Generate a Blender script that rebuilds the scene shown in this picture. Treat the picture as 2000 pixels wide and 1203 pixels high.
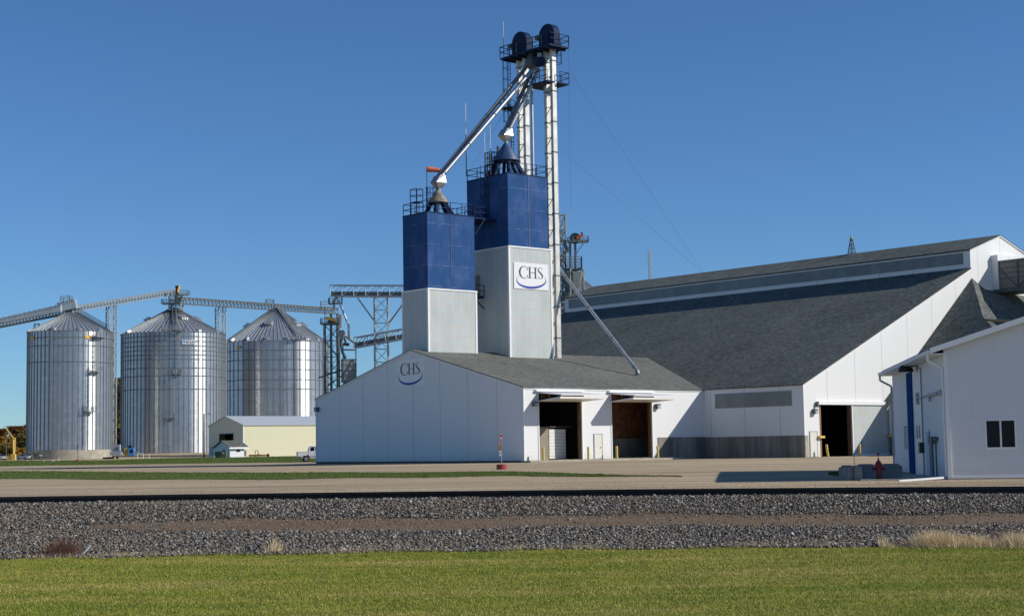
import bpy, math, random
import numpy as np
from mathutils import Vector, Matrix
random.seed(7); RNG = np.random.default_rng(7)
R = math.radians
for o in list(bpy.data.objects): bpy.data.objects.remove(o)
S = bpy.context.scene; COL = S.collection

# ------------------------------------------------------------------ camera, sky, sun, exposure
FPX, TH, PITCH, ROLL, EYE = 3096.7, R(49.58), R(5.0), R(0.898), 1.16
fw = Vector((math.cos(TH)*math.cos(PITCH), math.sin(TH)*math.cos(PITCH), math.sin(PITCH)))
rt0 = Vector((math.sin(TH), -math.cos(TH), 0)); up0 = rt0.cross(fw)
rt = rt0*math.cos(ROLL) - up0*math.sin(ROLL); upv = rt0*math.sin(ROLL) + up0*math.cos(ROLL)
cam = bpy.data.cameras.new('camera'); co = bpy.data.objects.new('camera', cam); COL.objects.link(co); S.camera = co
cam.sensor_width = 36.0; cam.lens = 36.0*FPX/2000.0; cam.clip_start = 0.5; cam.clip_end = 9000
co.matrix_world = Matrix(((rt.x, upv.x, -fw.x, 0), (rt.y, upv.y, -fw.y, 0), (rt.z, upv.z, -fw.z, EYE), (0, 0, 0, 1)))
LIGHT = Vector((-1.065, 1.275, -1.0)).normalized()          # direction the sunlight travels
SUN_EL = math.asin(-LIGHT.z); SUN_ROT = math.atan2(-LIGHT.x, -LIGHT.y)
w = bpy.data.worlds.new("World"); S.world = w; w.use_nodes = True
nt = w.node_tree; nt.nodes.clear()
sky = nt.nodes.new('ShaderNodeTexSky'); sky.sky_type = 'NISHITA'; sky.sun_disc = False
sky.sun_elevation = SUN_EL; sky.sun_rotation = SUN_ROT; sky.altitude = 1500; sky.air_density = 1.0; sky.dust_density = 0.0; sky.ozone_density = 3.0
bg = nt.nodes.new('ShaderNodeBackground'); bg.inputs[1].default_value = 0.078
tint = nt.nodes.new('ShaderNodeMix'); tint.data_type = 'RGBA'; tint.blend_type = 'MULTIPLY'; tint.inputs[0].default_value = 1.0; tint.inputs[7].default_value = (0.68, 1.00, 1.33, 1)
nt.links.new(sky.outputs[0], tint.inputs[6])
wo = nt.nodes.new('ShaderNodeOutputWorld'); nt.links.new(tint.outputs[2], bg.inputs[0]); nt.links.new(bg.outputs[0], wo.inputs[0])
sl = bpy.data.lights.new('sun', 'SUN'); sl.energy = 4.3; sl.angle = R(0.5); sl.color = (1.0, 0.95, 0.87)
so = bpy.data.objects.new('sun', sl); COL.objects.link(so); so.location = (-40, 20, 90)
so.rotation_euler = (-LIGHT).to_track_quat('Z', 'Y').to_euler()
S.view_settings.view_transform = 'Standard'; S.view_settings.look = 'None'; S.view_settings.exposure = 0; S.view_settings.gamma = 1

# ------------------------------------------------------------------ coordinates
def ray(x, y): return fw + rt*((x-1000)/FPX) - upv*((y-601.5)/FPX)
CP = Vector((0, 0, EYE)); HV = Vector((math.cos(TH), math.sin(TH), 0)); RV = Vector((math.sin(TH), -math.cos(TH), 0))
def at(x, y, d):                                            # survey helper: the place seen at a picture point, d metres deep
    r = ray(x, y); return CP + r*(d/r.dot(HV))
def hit(x, y, p0, n):
    r = ray(x, y); return CP + r*((p0-CP).dot(n)/r.dot(n))
def onx(x, y, X): return hit(x, y, Vector((X, 0, 0)), Vector((1, 0, 0)))
def ony(x, y, Y): return hit(x, y, Vector((0, Y, 0)), Vector((0, 1, 0)))
def rd(r, d, z=0.0): return RV*r + HV*d + Vector((0, 0, z))
def RD(p): return p.dot(RV), p.dot(HV)

# ------------------------------------------------------------------ materials
MATS = {}
def nodes(name):
    m = bpy.data.materials.new(name); m.use_nodes = True; n = m.node_tree; MATS[name] = m
    b = n.nodes['Principled BSDF']; return m, n, b
def N(n, t, **k):
    x = n.nodes.new('ShaderNode'+t)
    for a, v in k.items(): setattr(x, a, v)
    return x
def mix(n, fac, a, b, kind='MIX'):
    x = n.nodes.new('ShaderNodeMix'); x.data_type = 'RGBA'; x.blend_type = kind
    for i, v in ((0, fac), (6, a), (7, b)):
        if hasattr(v, 'is_linked') or hasattr(v, 'node'): n.links.new(v, x.inputs[i])
        elif i == 0: x.inputs[0].default_value = v
        else: x.inputs[i].default_value = (*v, 1)
    return x.outputs[2]
def ramp(n, src, stops):
    r = n.nodes.new('ShaderNodeValToRGB'); n.links.new(src, r.inputs[0])
    while len(r.color_ramp.elements) < len(stops): r.color_ramp.elements.new(0.5)
    for e, (p, c) in zip(r.color_ramp.elements, stops): e.position = p; e.color = (*c, 1) if len(c) == 3 else c
    return r.outputs[0]
def noise(n, scale, detail=4, vec=None, rough=0.6):
    x = N(n, 'TexNoise'); x.inputs['Scale'].default_value = scale; x.inputs['Detail'].default_value = detail; x.inputs['Roughness'].default_value = rough
    if vec is not None: n.links.new(vec, x.inputs['Vector'])
    return x.outputs[0]
def ocoord(n, sc=(1, 1, 1)):
    t = N(n, 'TexCoord'); m = N(n, 'Mapping'); m.inputs['Scale'].default_value = sc
    n.links.new(t.outputs['Object'], m.inputs[0]); return m.outputs[0]
def math_(n, op, a, b=None, c=None):
    x = N(n, 'Math', operation=op)
    for i, v in enumerate((a, b, c)):
        if v is None: continue
        if isinstance(v, (int, float)): x.inputs[i].default_value = v
        else: n.links.new(v, x.inputs[i])
    return x.outputs[0]
def bump(n, b, h, s, d=0.02):
    x = N(n, 'Bump'); x.inputs['Strength'].default_value = s; x.inputs['Distance'].default_value = d
    n.links.new(h, x.inputs['Height']); n.links.new(x.outputs[0], b.inputs['Normal'])
def plain(name, c, rough=0.6, metal=0.0, var=0.12, scale=3.0, spec=0.4, bmp=0.0):
    m, n, b = nodes(name); v = ocoord(n)
    f = noise(n, scale, 5, v)
    dark = tuple(max(0, q*(1-var*1.6)) for q in c); lite = tuple(min(1, q*(1+var*0.6)) for q in c)
    n.links.new(ramp(n, f, [(0.3, dark), (0.7, lite)]), b.inputs['Base Color'])
    b.inputs['Roughness'].default_value = rough; b.inputs['Metallic'].default_value = metal; b.inputs['Specular IOR Level'].default_value = spec
    if bmp: bump(n, b, f, bmp)
    return m
def siding(name, c, lap, axis='Y', off=0.0, seam=4.0, line=0.82, dirt=0.05):
    m, n, b = nodes(name); t = N(n, 'TexCoord'); s = N(n, 'SeparateXYZ'); n.links.new(t.outputs['Object'], s.inputs[0])
    fr = math_(n, 'FRACT', math_(n, 'DIVIDE', s.outputs[2], lap))
    ln = math_(n, 'LESS_THAN', fr, 0.16)
    col = mix(n, noise(n, 0.35, 5, ocoord(n, (1, 1, 0.35))), tuple(q*(1-dirt) for q in c), c)
    col = mix(n, ln, col, tuple(q*line for q in c))
    if seam:
        f2 = math_(n, 'FRACT', math_(n, 'DIVIDE', math_(n, 'SUBTRACT', s.outputs['XYZ'.index(axis)], off), seam))
        col = mix(n, math_(n, 'LESS_THAN', f2, 0.05/seam), col, tuple(q*0.5 for q in c))
    dz = math_(n, 'SUBTRACT', math_(n, 'MULTIPLY', noise(n, 1.7, 5, ocoord(n, (1, 1, 1.5))), 1.5), s.outputs[2])
    col = mix(n, ramp(n, dz, [(0.0, (0, 0, 0)), (0.9, (0.30, 0.30, 0.30))]), col, (0.40, 0.33, 0.25))
    stn = noise(n, 1.0, 5, ocoord(n, (1.6, 1.6, 0.10)), 0.65)
    col = mix(n, ramp(n, stn, [(0.56, (0, 0, 0)), (0.75, (0.09, 0.09, 0.09))]), col, (0.45, 0.41, 0.36))
    n.links.new(col, b.inputs['Base Color']); b.inputs['Roughness'].default_value = 0.5; b.inputs['Specular IOR Level'].default_value = 0.3
    bump(n, b, fr, 0.35, 0.012)
    return m
CRS = 0.11
def shingle(name, c1, c2):
    m, n, b = nodes(name)
    v = N(n, 'TexVoronoi'); v.inputs['Scale'].default_value = 1.0; n.links.new(ocoord(n, (3.4, 3.4, 5.0)), v.inputs['Vector'])
    sep = N(n, 'SeparateColor'); n.links.new(v.outputs['Color'], sep.inputs[0])
    big = noise(n, 0.12, 4, ocoord(n))
    col = ramp(n, sep.outputs[0], [(0.0, c1), (0.55, tuple((a+q)/2 for a, q in zip(c1, c2))), (1.0, c2)])
    t = N(n, 'TexCoord'); s_ = N(n, 'SeparateXYZ'); n.links.new(t.outputs['Object'], s_.inputs[0])
    mid = tuple((a+q)/2 for a, q in zip(c1, c2))
    col = mix(n, 0.35, col, mid)
    col = mix(n, 0.22, col, ramp(n, big, [(0.35, c1), (0.65, c2)]))
    col = mix(n, math_(n, 'MULTIPLY', math_(n, 'LESS_THAN', math_(n, 'FRACT', math_(n, 'DIVIDE', s_.outputs[2], CRS)), 0.2), 0.35), col, tuple(q*0.5 for q in c1))
    n.links.new(col, b.inputs['Base Color']); b.inputs['Roughness'].default_value = 0.95; b.inputs['Specular IOR Level'].default_value = 0.12
    bump(n, b, noise(n, 9, 3, ocoord(n)), 0.5, 0.03)
    return m
ANR = 0.25
def galv(name, c=0.55, rough=0.38, ribs=False):
    m, n, b = nodes(name); t = N(n, 'TexCoord'); s = N(n, 'SeparateXYZ'); n.links.new(t.outputs['Object'], s.inputs[0])
    if ribs:                                               # bin sheets: each sheet a little different, fine horizontal corrugation
        a = math_(n, 'ARCTAN2', s.outputs[1], s.outputs[0])
        ia = math_(n, 'FLOOR', math_(n, 'MULTIPLY', a, 44/6.28318)); iz = math_(n, 'FLOOR', math_(n, 'DIVIDE', s.outputs[2], 1.12))
        cx = N(n, 'CombineXYZ'); n.links.new(ia, cx.inputs[0]); n.links.new(iz, cx.inputs[1])
        wn = N(n, 'TexWhiteNoise'); wn.noise_dimensions = '2D'; n.links.new(cx.outputs[0], wn.inputs['Vector'])
        wa = N(n, 'TexWhiteNoise'); wa.noise_dimensions = '1D'; n.links.new(ia, wa.inputs['W'])
        f = math_(n, 'ADD', math_(n, 'MULTIPLY', wn.outputs[0], 0.5), math_(n, 'MULTIPLY', wa.outputs[0], 0.5))
        col = ramp(n, f, [(0.1, (c*0.80, c*0.83, c*0.86)), (0.9, (c*1.12, c*1.13, c*1.12))])
        col = mix(n, math_(n, 'LESS_THAN', math_(n, 'FRACT', math_(n, 'DIVIDE', s.outputs[2], 1.12)), 0.05), col, (c*0.8, c*0.8, c*0.8))
        n.links.new(col, b.inputs['Base Color'])
        n.links.new(math_(n, 'ADD', rough-0.05, math_(n, 'MULTIPLY', wa.outputs[0], 0.12)), b.inputs['Roughness'])
        b.inputs['Anisotropic'].default_value = 0.8; b.inputs['Anisotropic Rotation'].default_value = ANR
        tg_ = N(n, 'Tangent', direction_type='RADIAL', axis='Z'); n.links.new(tg_.outputs[0], b.inputs['Tangent'])
    else:
        v = N(n, 'TexVoronoi'); v.inputs['Scale'].default_value = 3.0; n.links.new(ocoord(n), v.inputs['Vector'])
        n.links.new(ramp(n, noise(n, 1.2, 6, ocoord(n)), [(0.3, (c*0.82,)*3), (0.7, (c*1.05, c*1.06, c*1.07))]), b.inputs['Base Color'])
        b.inputs['Roughness'].default_value = rough
    b.inputs['Metallic'].default_value = 0.85
    return m

WALL_SHED = siding('white lap siding shed', (0.80, 0.80, 0.79), 0.115, 'Y', 102.31, 3.95, 0.80)
WALL_SHED_F = siding('white lap siding facade', (0.82, 0.82, 0.81), 0.115, 'X', 86.3, 99, 0.72)
WALL_BARN = siding('white lap siding barn', (0.80, 0.80, 0.78), 0.115, 'X', 120.54-13*4.02, 4.02, 0.76)
WALL_BARN_L = siding('white lap siding barn side', (0.80, 0.80, 0.79), 0.115, 'Y', 88.1, 4.1, 0.88)
WALL_ANNEX = siding('white lap siding annex', (0.78, 0.78, 0.77), 0.112, 'X', 0, 0, 0.80)
TRIM = plain('white trim', (0.82, 0.82, 0.80), 0.45, var=0.03)
SHINGLE = shingle('grey shingles', (0.085, 0.090, 0.082), (0.235, 0.232, 0.205))
SHINGLE_B = shingle('charcoal shingles', (0.050, 0.062, 0.058), (0.215, 0.226, 0.200))
GALV = galv('galvanised sheet', 0.52, 0.40); GALV_BIN = galv('bin sheet', 0.60, 0.40, True); GALV_ROOF = galv('bin roof sheet', 0.72, 0.45)
GALV_D = plain('weathered galvanised steel', (0.30, 0.33, 0.34), 0.55, 0.45, 0.2, 2.0)
STEEL_D = plain('dark grey steel', (0.125, 0.15, 0.16), 0.6, 0.15, 0.2, 2.0)
BLUE_D = plain('navy painted steel', (0.010, 0.026, 0.072), 0.6, 0.0, 0.2, 2.0, 0.12)
CONC = plain('concrete', (0.42, 0.38, 0.30), 0.9, var=0.18, scale=0.7, bmp=0.2)
CONC_D = None
BLACK = plain('black rubber', (0.018, 0.018, 0.02), 0.6)
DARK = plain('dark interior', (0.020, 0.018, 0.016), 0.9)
GLASS = plain('dark window glass', (0.010, 0.014, 0.017), 0.15, 0.0, 0.1, 1.0, 0.15)
YEL = plain('yellow paint', (0.72, 0.50, 0.13), 0.5, var=0.08)
YEL2 = plain('safety yellow guard', (0.75, 0.42, 0.06), 0.5, var=0.06)
RED = plain('red paint', (0.26, 0.016, 0.016), 0.4, var=0.2)
REDFADE = plain('faded red paint', (0.38, 0.07, 0.065), 0.7, var=0.2)
ORANGE = plain('orange paint', (0.62, 0.11, 0.03), 0.5)
WHITE = plain('white paint', (0.80, 0.80, 0.79), 0.35, var=0.04)
DOORW = plain('cream door paint', (0.72, 0.70, 0.62), 0.5, var=0.05)
WOOD = plain('brown wood', (0.20, 0.105, 0.05), 0.8, var=0.3, scale=6)
GREYM = plain('grey machine paint', (0.38, 0.42, 0.44), 0.5, var=0.15)
GREEN = plain('dark green paint', (0.022, 0.05, 0.035), 0.5)
CYAN = plain('light blue machine paint', (0.06, 0.27, 0.62), 0.45, var=0.1)

def concrete_wall(name, c, lite):
    m, n, b = nodes(name); t = N(n, 'TexCoord'); s = N(n, 'SeparateXYZ'); n.links.new(t.outputs['Object'], s.inputs[0])
    st = noise(n, 1.1, 5, ocoord(n, (1, 1, 0.12)), 0.7); bl = noise(n, 0.35, 3, ocoord(n, (1, 1, 0.2)))
    col = mix(n, ramp(n, st, [(0.35, (0, 0, 0)), (0.68, (1, 1, 1))]), c, lite)
    col = mix(n, ramp(n, bl, [(0.45, (0, 0, 0)), (0.62, (0.7, 0.7, 0.7))]), col, tuple(q*0.55 for q in c))
    for ax in (0, 1):
        col = mix(n, math_(n, 'LESS_THAN', math_(n, 'FRACT', math_(n, 'DIVIDE', s.outputs[ax], 1.22)), 0.035), col, tuple(q*0.6 for q in c))
    n.links.new(col, b.inputs['Base Color']); b.inputs['Roughness'].default_value = 0.9; b.inputs['Specular IOR Level'].default_value = 0.2
    bump(n, b, st, 0.3); return m
CONC_D = concrete_wall('stained concrete wall', (0.20, 0.19, 0.165), (0.36, 0.345, 0.30))

def blue_sheet():
    m, n, b = nodes('blue painted ribbed sheet'); t = N(n, 'TexCoord'); s = N(n, 'SeparateXYZ'); n.links.new(t.outputs['Object'], s.inputs[0])
    fade = noise(n, 0.55, 5, ocoord(n, (1, 1, 0.7))); streak = noise(n, 2.2, 4, ocoord(n, (1, 1, 0.06)))
    col = ramp(n, fade, [(0.32, (0.028, 0.080, 0.210)), (0.5, (0.036, 0.090, 0.228)), (0.75, (0.080, 0.135, 0.31))])
    col = mix(n, ramp(n, streak, [(0.60, (0, 0, 0)), (0.80, (0.35, 0.35, 0.35))]), col, (0.16, 0.24, 0.36))
    sumxy = math_(n, 'ADD', s.outputs[0], s.outputs[1])
    rib = math_(n, 'FRACT', math_(n, 'DIVIDE', sumxy, 0.23))
    col = mix(n, math_(n, 'LESS_THAN', rib, 0.25), col, mix(n, 0.15, col, (0, 0, 0)))
    hl = math_(n, 'LESS_THAN', math_(n, 'FRACT', math_(n, 'DIVIDE', math_(n, 'ADD', s.outputs[2], 0.4), 1.95)), 0.03)
    ns = ramp(n, noise(n, 1.3, 3, ocoord(n)), [(0.45, (0, 0, 0)), (0.6, (0.55, 0.55, 0.55))])
    hl2 = N(n, 'Math', operation='MULTIPLY'); n.links.new(hl, hl2.inputs[0]); n.links.new(ns, hl2.inputs[1])
    col = mix(n, hl2.outputs[0], col, (0.22, 0.26, 0.40))
    n.links.new(col, b.inputs['Base Color']); b.inputs['Roughness'].default_value = 0.8; b.inputs['Specular IOR Level'].default_value = 0.02
    bump(n, b, math_(n, 'PINGPONG', rib, 0.5), 0.3, 0.02); return m
BLUE = blue_sheet()
def fibre():
    m, n, b = nodes('translucent ribbed panel'); t = N(n, 'TexCoord'); s = N(n, 'SeparateXYZ'); n.links.new(t.outputs['Object'], s.inputs[0])
    base = ramp(n, noise(n, 0.5, 5, ocoord(n, (1, 1, 0.5))), [(0.3, (0.42, 0.455, 0.44)), (0.7, (0.54, 0.575, 0.555))])
    g = math_(n, 'FRACT', math_(n, 'DIVIDE', s.outputs[2], 0.92))
    base = mix(n, math_(n, 'MULTIPLY', math_(n, 'LESS_THAN', g, 0.17), 0.40), base, (0.56, 0.47, 0.38))
    sumxy = math_(n, 'ADD', s.outputs[0], s.outputs[1])
    base = mix(n, math_(n, 'MULTIPLY', math_(n, 'LESS_THAN', math_(n, 'FRACT', math_(n, 'DIVIDE', sumxy, 0.91)), 0.06), 0.5), base, (0.62, 0.62, 0.58))
    rib = math_(n, 'FRACT', math_(n, 'DIVIDE', sumxy, 0.2))
    base = mix(n, math_(n, 'MULTIPLY', math_(n, 'LESS_THAN', rib, 0.3), 0.10), base, (0.1, 0.1, 0.1))
    n.links.new(base, b.inputs['Base Color']); b.inputs['Roughness'].default_value = 0.5; b.inputs['Specular IOR Level'].default_value = 0.35
    bump(n, b, math_(n, 'PINGPONG', rib, 0.5), 0.25, 0.02); return m
FIBRE = fibre()
def translucent_strip():
    m, n, b = nodes('grey skylight panel')
    base = ramp(n, noise(n, 0.35, 4, ocoord(n)), [(0.35, (0.15, 0.17, 0.165)), (0.65, (0.215, 0.235, 0.225))])
    t = N(n, 'TexCoord'); s = N(n, 'SeparateXYZ'); n.links.new(t.outputs['Object'], s.inputs[0])
    base = mix(n, math_(n, 'MULTIPLY', math_(n, 'LESS_THAN', math_(n, 'FRACT', math_(n, 'DIVIDE', s.outputs[1], 1.95)), 0.5), 0.18), base, (0.12, 0.13, 0.13))
    n.links.new(base, b.inputs['Base Color']); b.inputs['Roughness'].default_value = 0.4; return m
SKYL = translucent_strip()
def ribbed(name, c, pitch=0.3, dark=0.8):
    m, n, b = nodes(name); t = N(n, 'TexCoord'); s = N(n, 'SeparateXYZ'); n.links.new(t.outputs['Object'], s.inputs[0])
    rib = math_(n, 'FRACT', math_(n, 'DIVIDE', math_(n, 'ADD', s.outputs[0], s.outputs[1]), pitch))
    col = mix(n, noise(n, 0.4, 4, ocoord(n)), tuple(q*0.93 for q in c), c)
    col = mix(n, math_(n, 'LESS_THAN', rib, 0.2), col, tuple(q*dark for q in c))
    n.links.new(col, b.inputs['Base Color']); b.inputs['Roughness'].default_value = 0.45; bump(n, b, math_(n, 'PINGPONG', rib, 0.5), 0.3, 0.02); return m
CREAM = ribbed('cream ribbed steel', (0.66, 0.63, 0.43), 0.9, 0.93)
CREAMR = ribbed('pale grey roof steel', (0.50, 0.54, 0.56), 0.9, 0.9)

# ------------------------------------------------------------------ mesh builder
class MB:
    def __init__(s): s.v = []; s.f = []
    def poly(s, pts):
        i = len(s.v); s.v += [tuple(p) for p in pts]; s.f.append(tuple(range(i, i+len(pts)))); return s
    def hexa(s, p):                                         # 8 points: 4 below, 4 above
        i = len(s.v); s.v += [tuple(q) for q in p]
        s.f += [tuple(i+k for k in f) for f in ((0, 3, 2, 1), (4, 5, 6, 7), (0, 1, 5, 4), (1, 2, 6, 5), (2, 3, 7, 6), (3, 0, 4, 7))]; return s
    def box(s, x0, x1, y0, y1, z0, z1):
        return s.hexa([(x0, y0, z0), (x1, y0, z0), (x1, y1, z0), (x0, y1, z0), (x0, y0, z1), (x1, y0, z1), (x1, y1, z1), (x0, y1, z1)])
    def obox(s, c, a, b, h):                                # centre of base, half axes a,b, height vector h
        c, a, b, h = map(Vector, (c, a, b, h))
        q = [c-a-b, c+a-b, c+a+b, c-a+b]; return s.hexa(q+[p+h for p in q])
    def bar(s, p, q, wd, ht=None):
        p, q = Vector(p), Vector(q); d = (q-p)
        if d.length < 1e-6: return s
        d.normalize(); u = Vector((0, 0, 1)) if abs(d.z) < 0.95 else Vector((1, 0, 0))
        a = d.cross(u).normalized(); b = a.cross(d); ht = wd if ht is None else ht
        a = a*wd/2; b = b*ht/2; c = [-a-b, a-b, a+b, -a+b]
        return s.hexa([p+k for k in c]+[q+k for k in c])
    def tube(s, p, q, r, n=8, r2=None, caps=True):
        p, q = Vector(p), Vector(q); d = (q-p).normalized(); u = Vector((0, 0, 1)) if abs(d.z) < 0.95 else Vector((1, 0, 0))
        a = d.cross(u).normalized(); b = a.cross(d); r2 = r if r2 is None else r2; i = len(s.v)
        for c, rr in ((p, r), (q, r2)):
            for k in range(n): t = 2*math.pi*k/n; s.v.append(tuple(c+a*(rr*math.cos(t))+b*(rr*math.sin(t))))
        for k in range(n): j = (k+1) % n; s.f.append((i+k, i+j, i+n+j, i+n+k))
        if caps: s.f.append(tuple(i+k for k in range(n))[::-1]); s.f.append(tuple(i+n+k for k in range(n)))
        return s
    def path(s, pts, r, n=6):
        for a, b in zip(pts[:-1], pts[1:]): s.tube(a, b, r, n)
        return s
    def lathe(s, c, prof, n=24, cap0=False, cap1=False, ph=0.0):
        c = Vector(c); i = len(s.v)
        for r, z in prof:
            for k in range(n): t = 2*math.pi*k/n+ph; s.v.append((c.x+r*math.cos(t), c.y+r*math.sin(t), c.z+z))
        for j in range(len(prof)-1):
            for k in range(n): m = (k+1) % n; s.f.append((i+j*n+k, i+j*n+m, i+(j+1)*n+m, i+(j+1)*n+k))
        if cap0: s.f.append(tuple(i+k for k in range(n))[::-1])
        if cap1: s.f.append(tuple(i+(len(prof)-1)*n+k for k in range(n)))
        return s
    def prism(s, pts, ext):                                 # flat polygon pushed along ext
        ext = Vector(ext); i = len(s.v); n = len(pts); s.v += [tuple(p) for p in pts]; s.v += [tuple(Vector(p)+ext) for p in pts]
        s.f.append(tuple(range(i, i+n))[::-1]); s.f.append(tuple(range(i+n, i+2*n)))
        for k in range(n): m = (k+1) % n; s.f.append((i+k, i+m, i+n+m, i+n+k))
        return s
    def rail(s, pts, h=1.07, r=0.045, post=1.3, rails=2, closed=False, toe=False):
        P = [Vector(p) for p in pts]; P = P+[P[0]] if closed else P
        for a, b in zip(P[:-1], P[1:]):
            k = max(1, round((b-a).length/post))
            for i in range(k+1): c = a.lerp(b, i/k); s.bar(c, c+Vector((0, 0, h)), r)
            for j in range(1, rails+1): z = Vector((0, 0, h*j/rails)); s.bar(a+z, b+z, r)
            if toe: s.bar(a+Vector((0, 0, .06)), b+Vector((0, 0, .06)), 0.03, 0.12)
        return s
    def ladder(s, p, q, out, cage=True, wd=0.45, r=0.035, rung=0.35, hoop=1.2, step0=2.2):
        p, q, out = Vector(p), Vector(q), Vector(out).normalized(); d = (q-p).normalized(); L = (q-p).length; sd = d.cross(out).normalized()
        for e in (-1, 1): s.bar(p+sd*e*wd/2, q+sd*e*wd/2, r)
        k = 0.0
        while k < L: s.bar(p+d*k-sd*wd/2, p+d*k+sd*wd/2, r*0.7); k += rung
        if cage and L > step0+1:
            offs = [(-.36, .0), (-.36, .42), (0, .72), (.36, .42), (.36, 0)]
            k = step0
            while k <= L+0.01:
                c = [p+d*k+sd*x+out*y for x, y in offs]
                for a, b in zip(c[:-1], c[1:]): s.bar(a, b, r*0.9)
                k += hoop
            for x, y in offs[1:4]: s.bar(p+d*step0+sd*x+out*y, p+d*L+sd*x+out*y, r*0.8)
        return s
    def lattice(s, c, a, b, z0, z1, n, leg=0.16, br=0.09):    # four-legged braced tower; a,b half axes
        c, a, b = Vector(c), Vector(a), Vector(b); cs = [c-a-b, c+a-b, c+a+b, c-a+b]
        Z = lambda p, z: Vector((p.x, p.y, z))
        for p in cs: s.bar(Z(p, z0), Z(p, z1), leg)
        for i in range(n+1):
            z = z0+(z1-z0)*i/n
            for k in range(4): s.bar(Z(cs[k], z), Z(cs[(k+1) % 4], z), br)
            if i < n:
                y = z0+(z1-z0)*(i+1)/n
                for k in range(4):
                    s.bar(Z(cs[k], z), Z(cs[(k+1) % 4], y), br*0.8); s.bar(Z(cs[(k+1) % 4], z), Z(cs[k], y), br*0.8)
        return s
    def truss(s, p, q, wd, ht, n, ch=0.2, br=0.1, both=True, xbr=False):   # box truss, p,q bottom centre line
        p, q = Vector(p), Vector(q); d = q-p; sd = Vector((-d.y, d.x, 0)).normalized()*wd/2; H = Vector((0, 0, ht))
        for e in (-1, 1):
            for h in (Vector(), H): s.bar(p+sd*e+h, q+sd*e+h, ch)
            for i in range(n+1):
                c = p+d*(i/n)+sd*e; s.bar(c, c+H, br)
                if i < n:
                    c2 = p+d*((i+1)/n)+sd*e
                    if xbr and i % 2: s.bar(c+H, c2, br)
                    else: s.bar(c, c2+H, br)
        for i in range(n+1):
            c = p+d*(i/n); s.bar(c-sd, c+sd, br)
            if both: s.bar(c-sd+H, c+sd+H, br)
        return s
    def build(s, name, mat, parent=None, smooth=False, origin=None):
        vs = np.array(s.v, float)
        if origin is None:
            if parent is not None and parent.get('_world', 1): origin = wloc(parent)
            elif parent is not None: origin = (0, 0, 0)
            else:
                lo, hi = vs.min(0), vs.max(0); origin = ((lo[0]+hi[0])/2, (lo[1]+hi[1])/2, lo[2])
        origin = Vector(origin); me = bpy.data.meshes.new(name)
        me.from_pydata([tuple(Vector(v)-origin) for v in s.v], [], s.f); me.update()
        o = bpy.data.objects.new(name, me); COL.objects.link(o)
        if mat is not None: me.materials.append(mat)
        if parent is not None: o.parent = parent
        else: o.location = origin
        if smooth:
            me.polygons.foreach_set('use_smooth', [True]*len(me.polygons))
            if smooth == 'auto': me.set_sharp_from_angle(angle=R(35))
        return o
def wloc(o):
    l = o.location.copy()
    while o.parent: o = o.parent; l = l+o.location
    return l
def thing(name, label, cat, loc=(0, 0, 0), group=None, rz=0.0, local=False):
    o = bpy.data.objects.new(name, None); COL.objects.link(o); o.location = loc; o.rotation_euler = (0, 0, rz); o.empty_display_size = 0.3
    o['label'] = label; o['category'] = cat
    if group: o['group'] = group
    LOCAL[o.name] = local
    return o
LOCAL = {}
SPLITN = {'side_wall', 'concrete_wall', 'corner_trim', 'inner_wall', 'flange', 'tie_brace', 'door_frame', 'side_panel', 'front_wall', 'rear_wall', 'gable_wall', 'floor_beam', 'monitor_wall', 'roof', 'rake_trim', 'inclined_duct', 'ducts', 'braces', 'leg', 'deck', 'door_window', 'main_roof', 'monitor_roof', 'back_sign'}
def islands(mb):
    par = list(range(len(mb.v)))
    def find(i):
        while par[i] != i: par[i] = par[par[i]]; i = par[i]
        return i
    for f in mb.f:
        for k in f[1:]: par[find(k)] = find(f[0])
    out = {}
    for f in mb.f: out.setdefault(find(f[0]), []).append(f)
    res = []
    for fs in out.values():
        m = MB(); ids = sorted({i for f in fs for i in f}); mp = {i: k for k, i in enumerate(ids)}; m.v = [mb.v[i] for i in ids]; m.f = [tuple(mp[i] for i in f) for f in fs]; res.append(m)
    return res
def part(mb, name, mat, parent, smooth=False, label=None):
    if name in SPLITN:
        isl = islands(mb)
        if 1 < len(isl) <= 40:
            return [part_(m, name.rstrip('s') if name in ('ducts', 'braces') else name, mat, parent, smooth, label) for m in isl][0]
    return part_(mb, name, mat, parent, smooth, label)
def part_(mb, name, mat, parent, smooth=False, label=None):
    root = parent
    while root.parent: root = root.parent
    o = mb.build(name, mat, parent, smooth, origin=(Vector((0, 0, 0)) if LOCAL.get(root.name) else root.location.copy()))
    if label: o['label'] = label
    return o
def single(mb, name, mat, label, cat, group=None, smooth=False):
    o = mb.build(name, mat, None, smooth); o['label'] = label; o['category'] = cat
    if group: o['group'] = group
    return o
def structure(mb, name, mat, kind='structure', smooth=False, origin=None):
    o = mb.build(name, mat, None, smooth, origin); o['kind'] = kind; return o
def dup(root, loc, label, rz=None):
    def cp(o, par):
        c = o.copy(); COL.objects.link(c)
        if par: c.parent = par
        for ch in [x for x in o.children]: cp(ch, c)
        return c
    r = cp(root, None); r.location = loc; r['label'] = label; LOCAL[r.name] = LOCAL.get(root.name)
    if rz is not None: r.rotation_euler = (0, 0, rz)
    return r
def wall_poly(mb, pts, n_out, th=0.15):                     # a wall slab: outer face polygon with thickness inwards
    n = Vector(n_out).normalized(); mb.prism([Vector(p) for p in pts], -n*th); return mb

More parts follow.
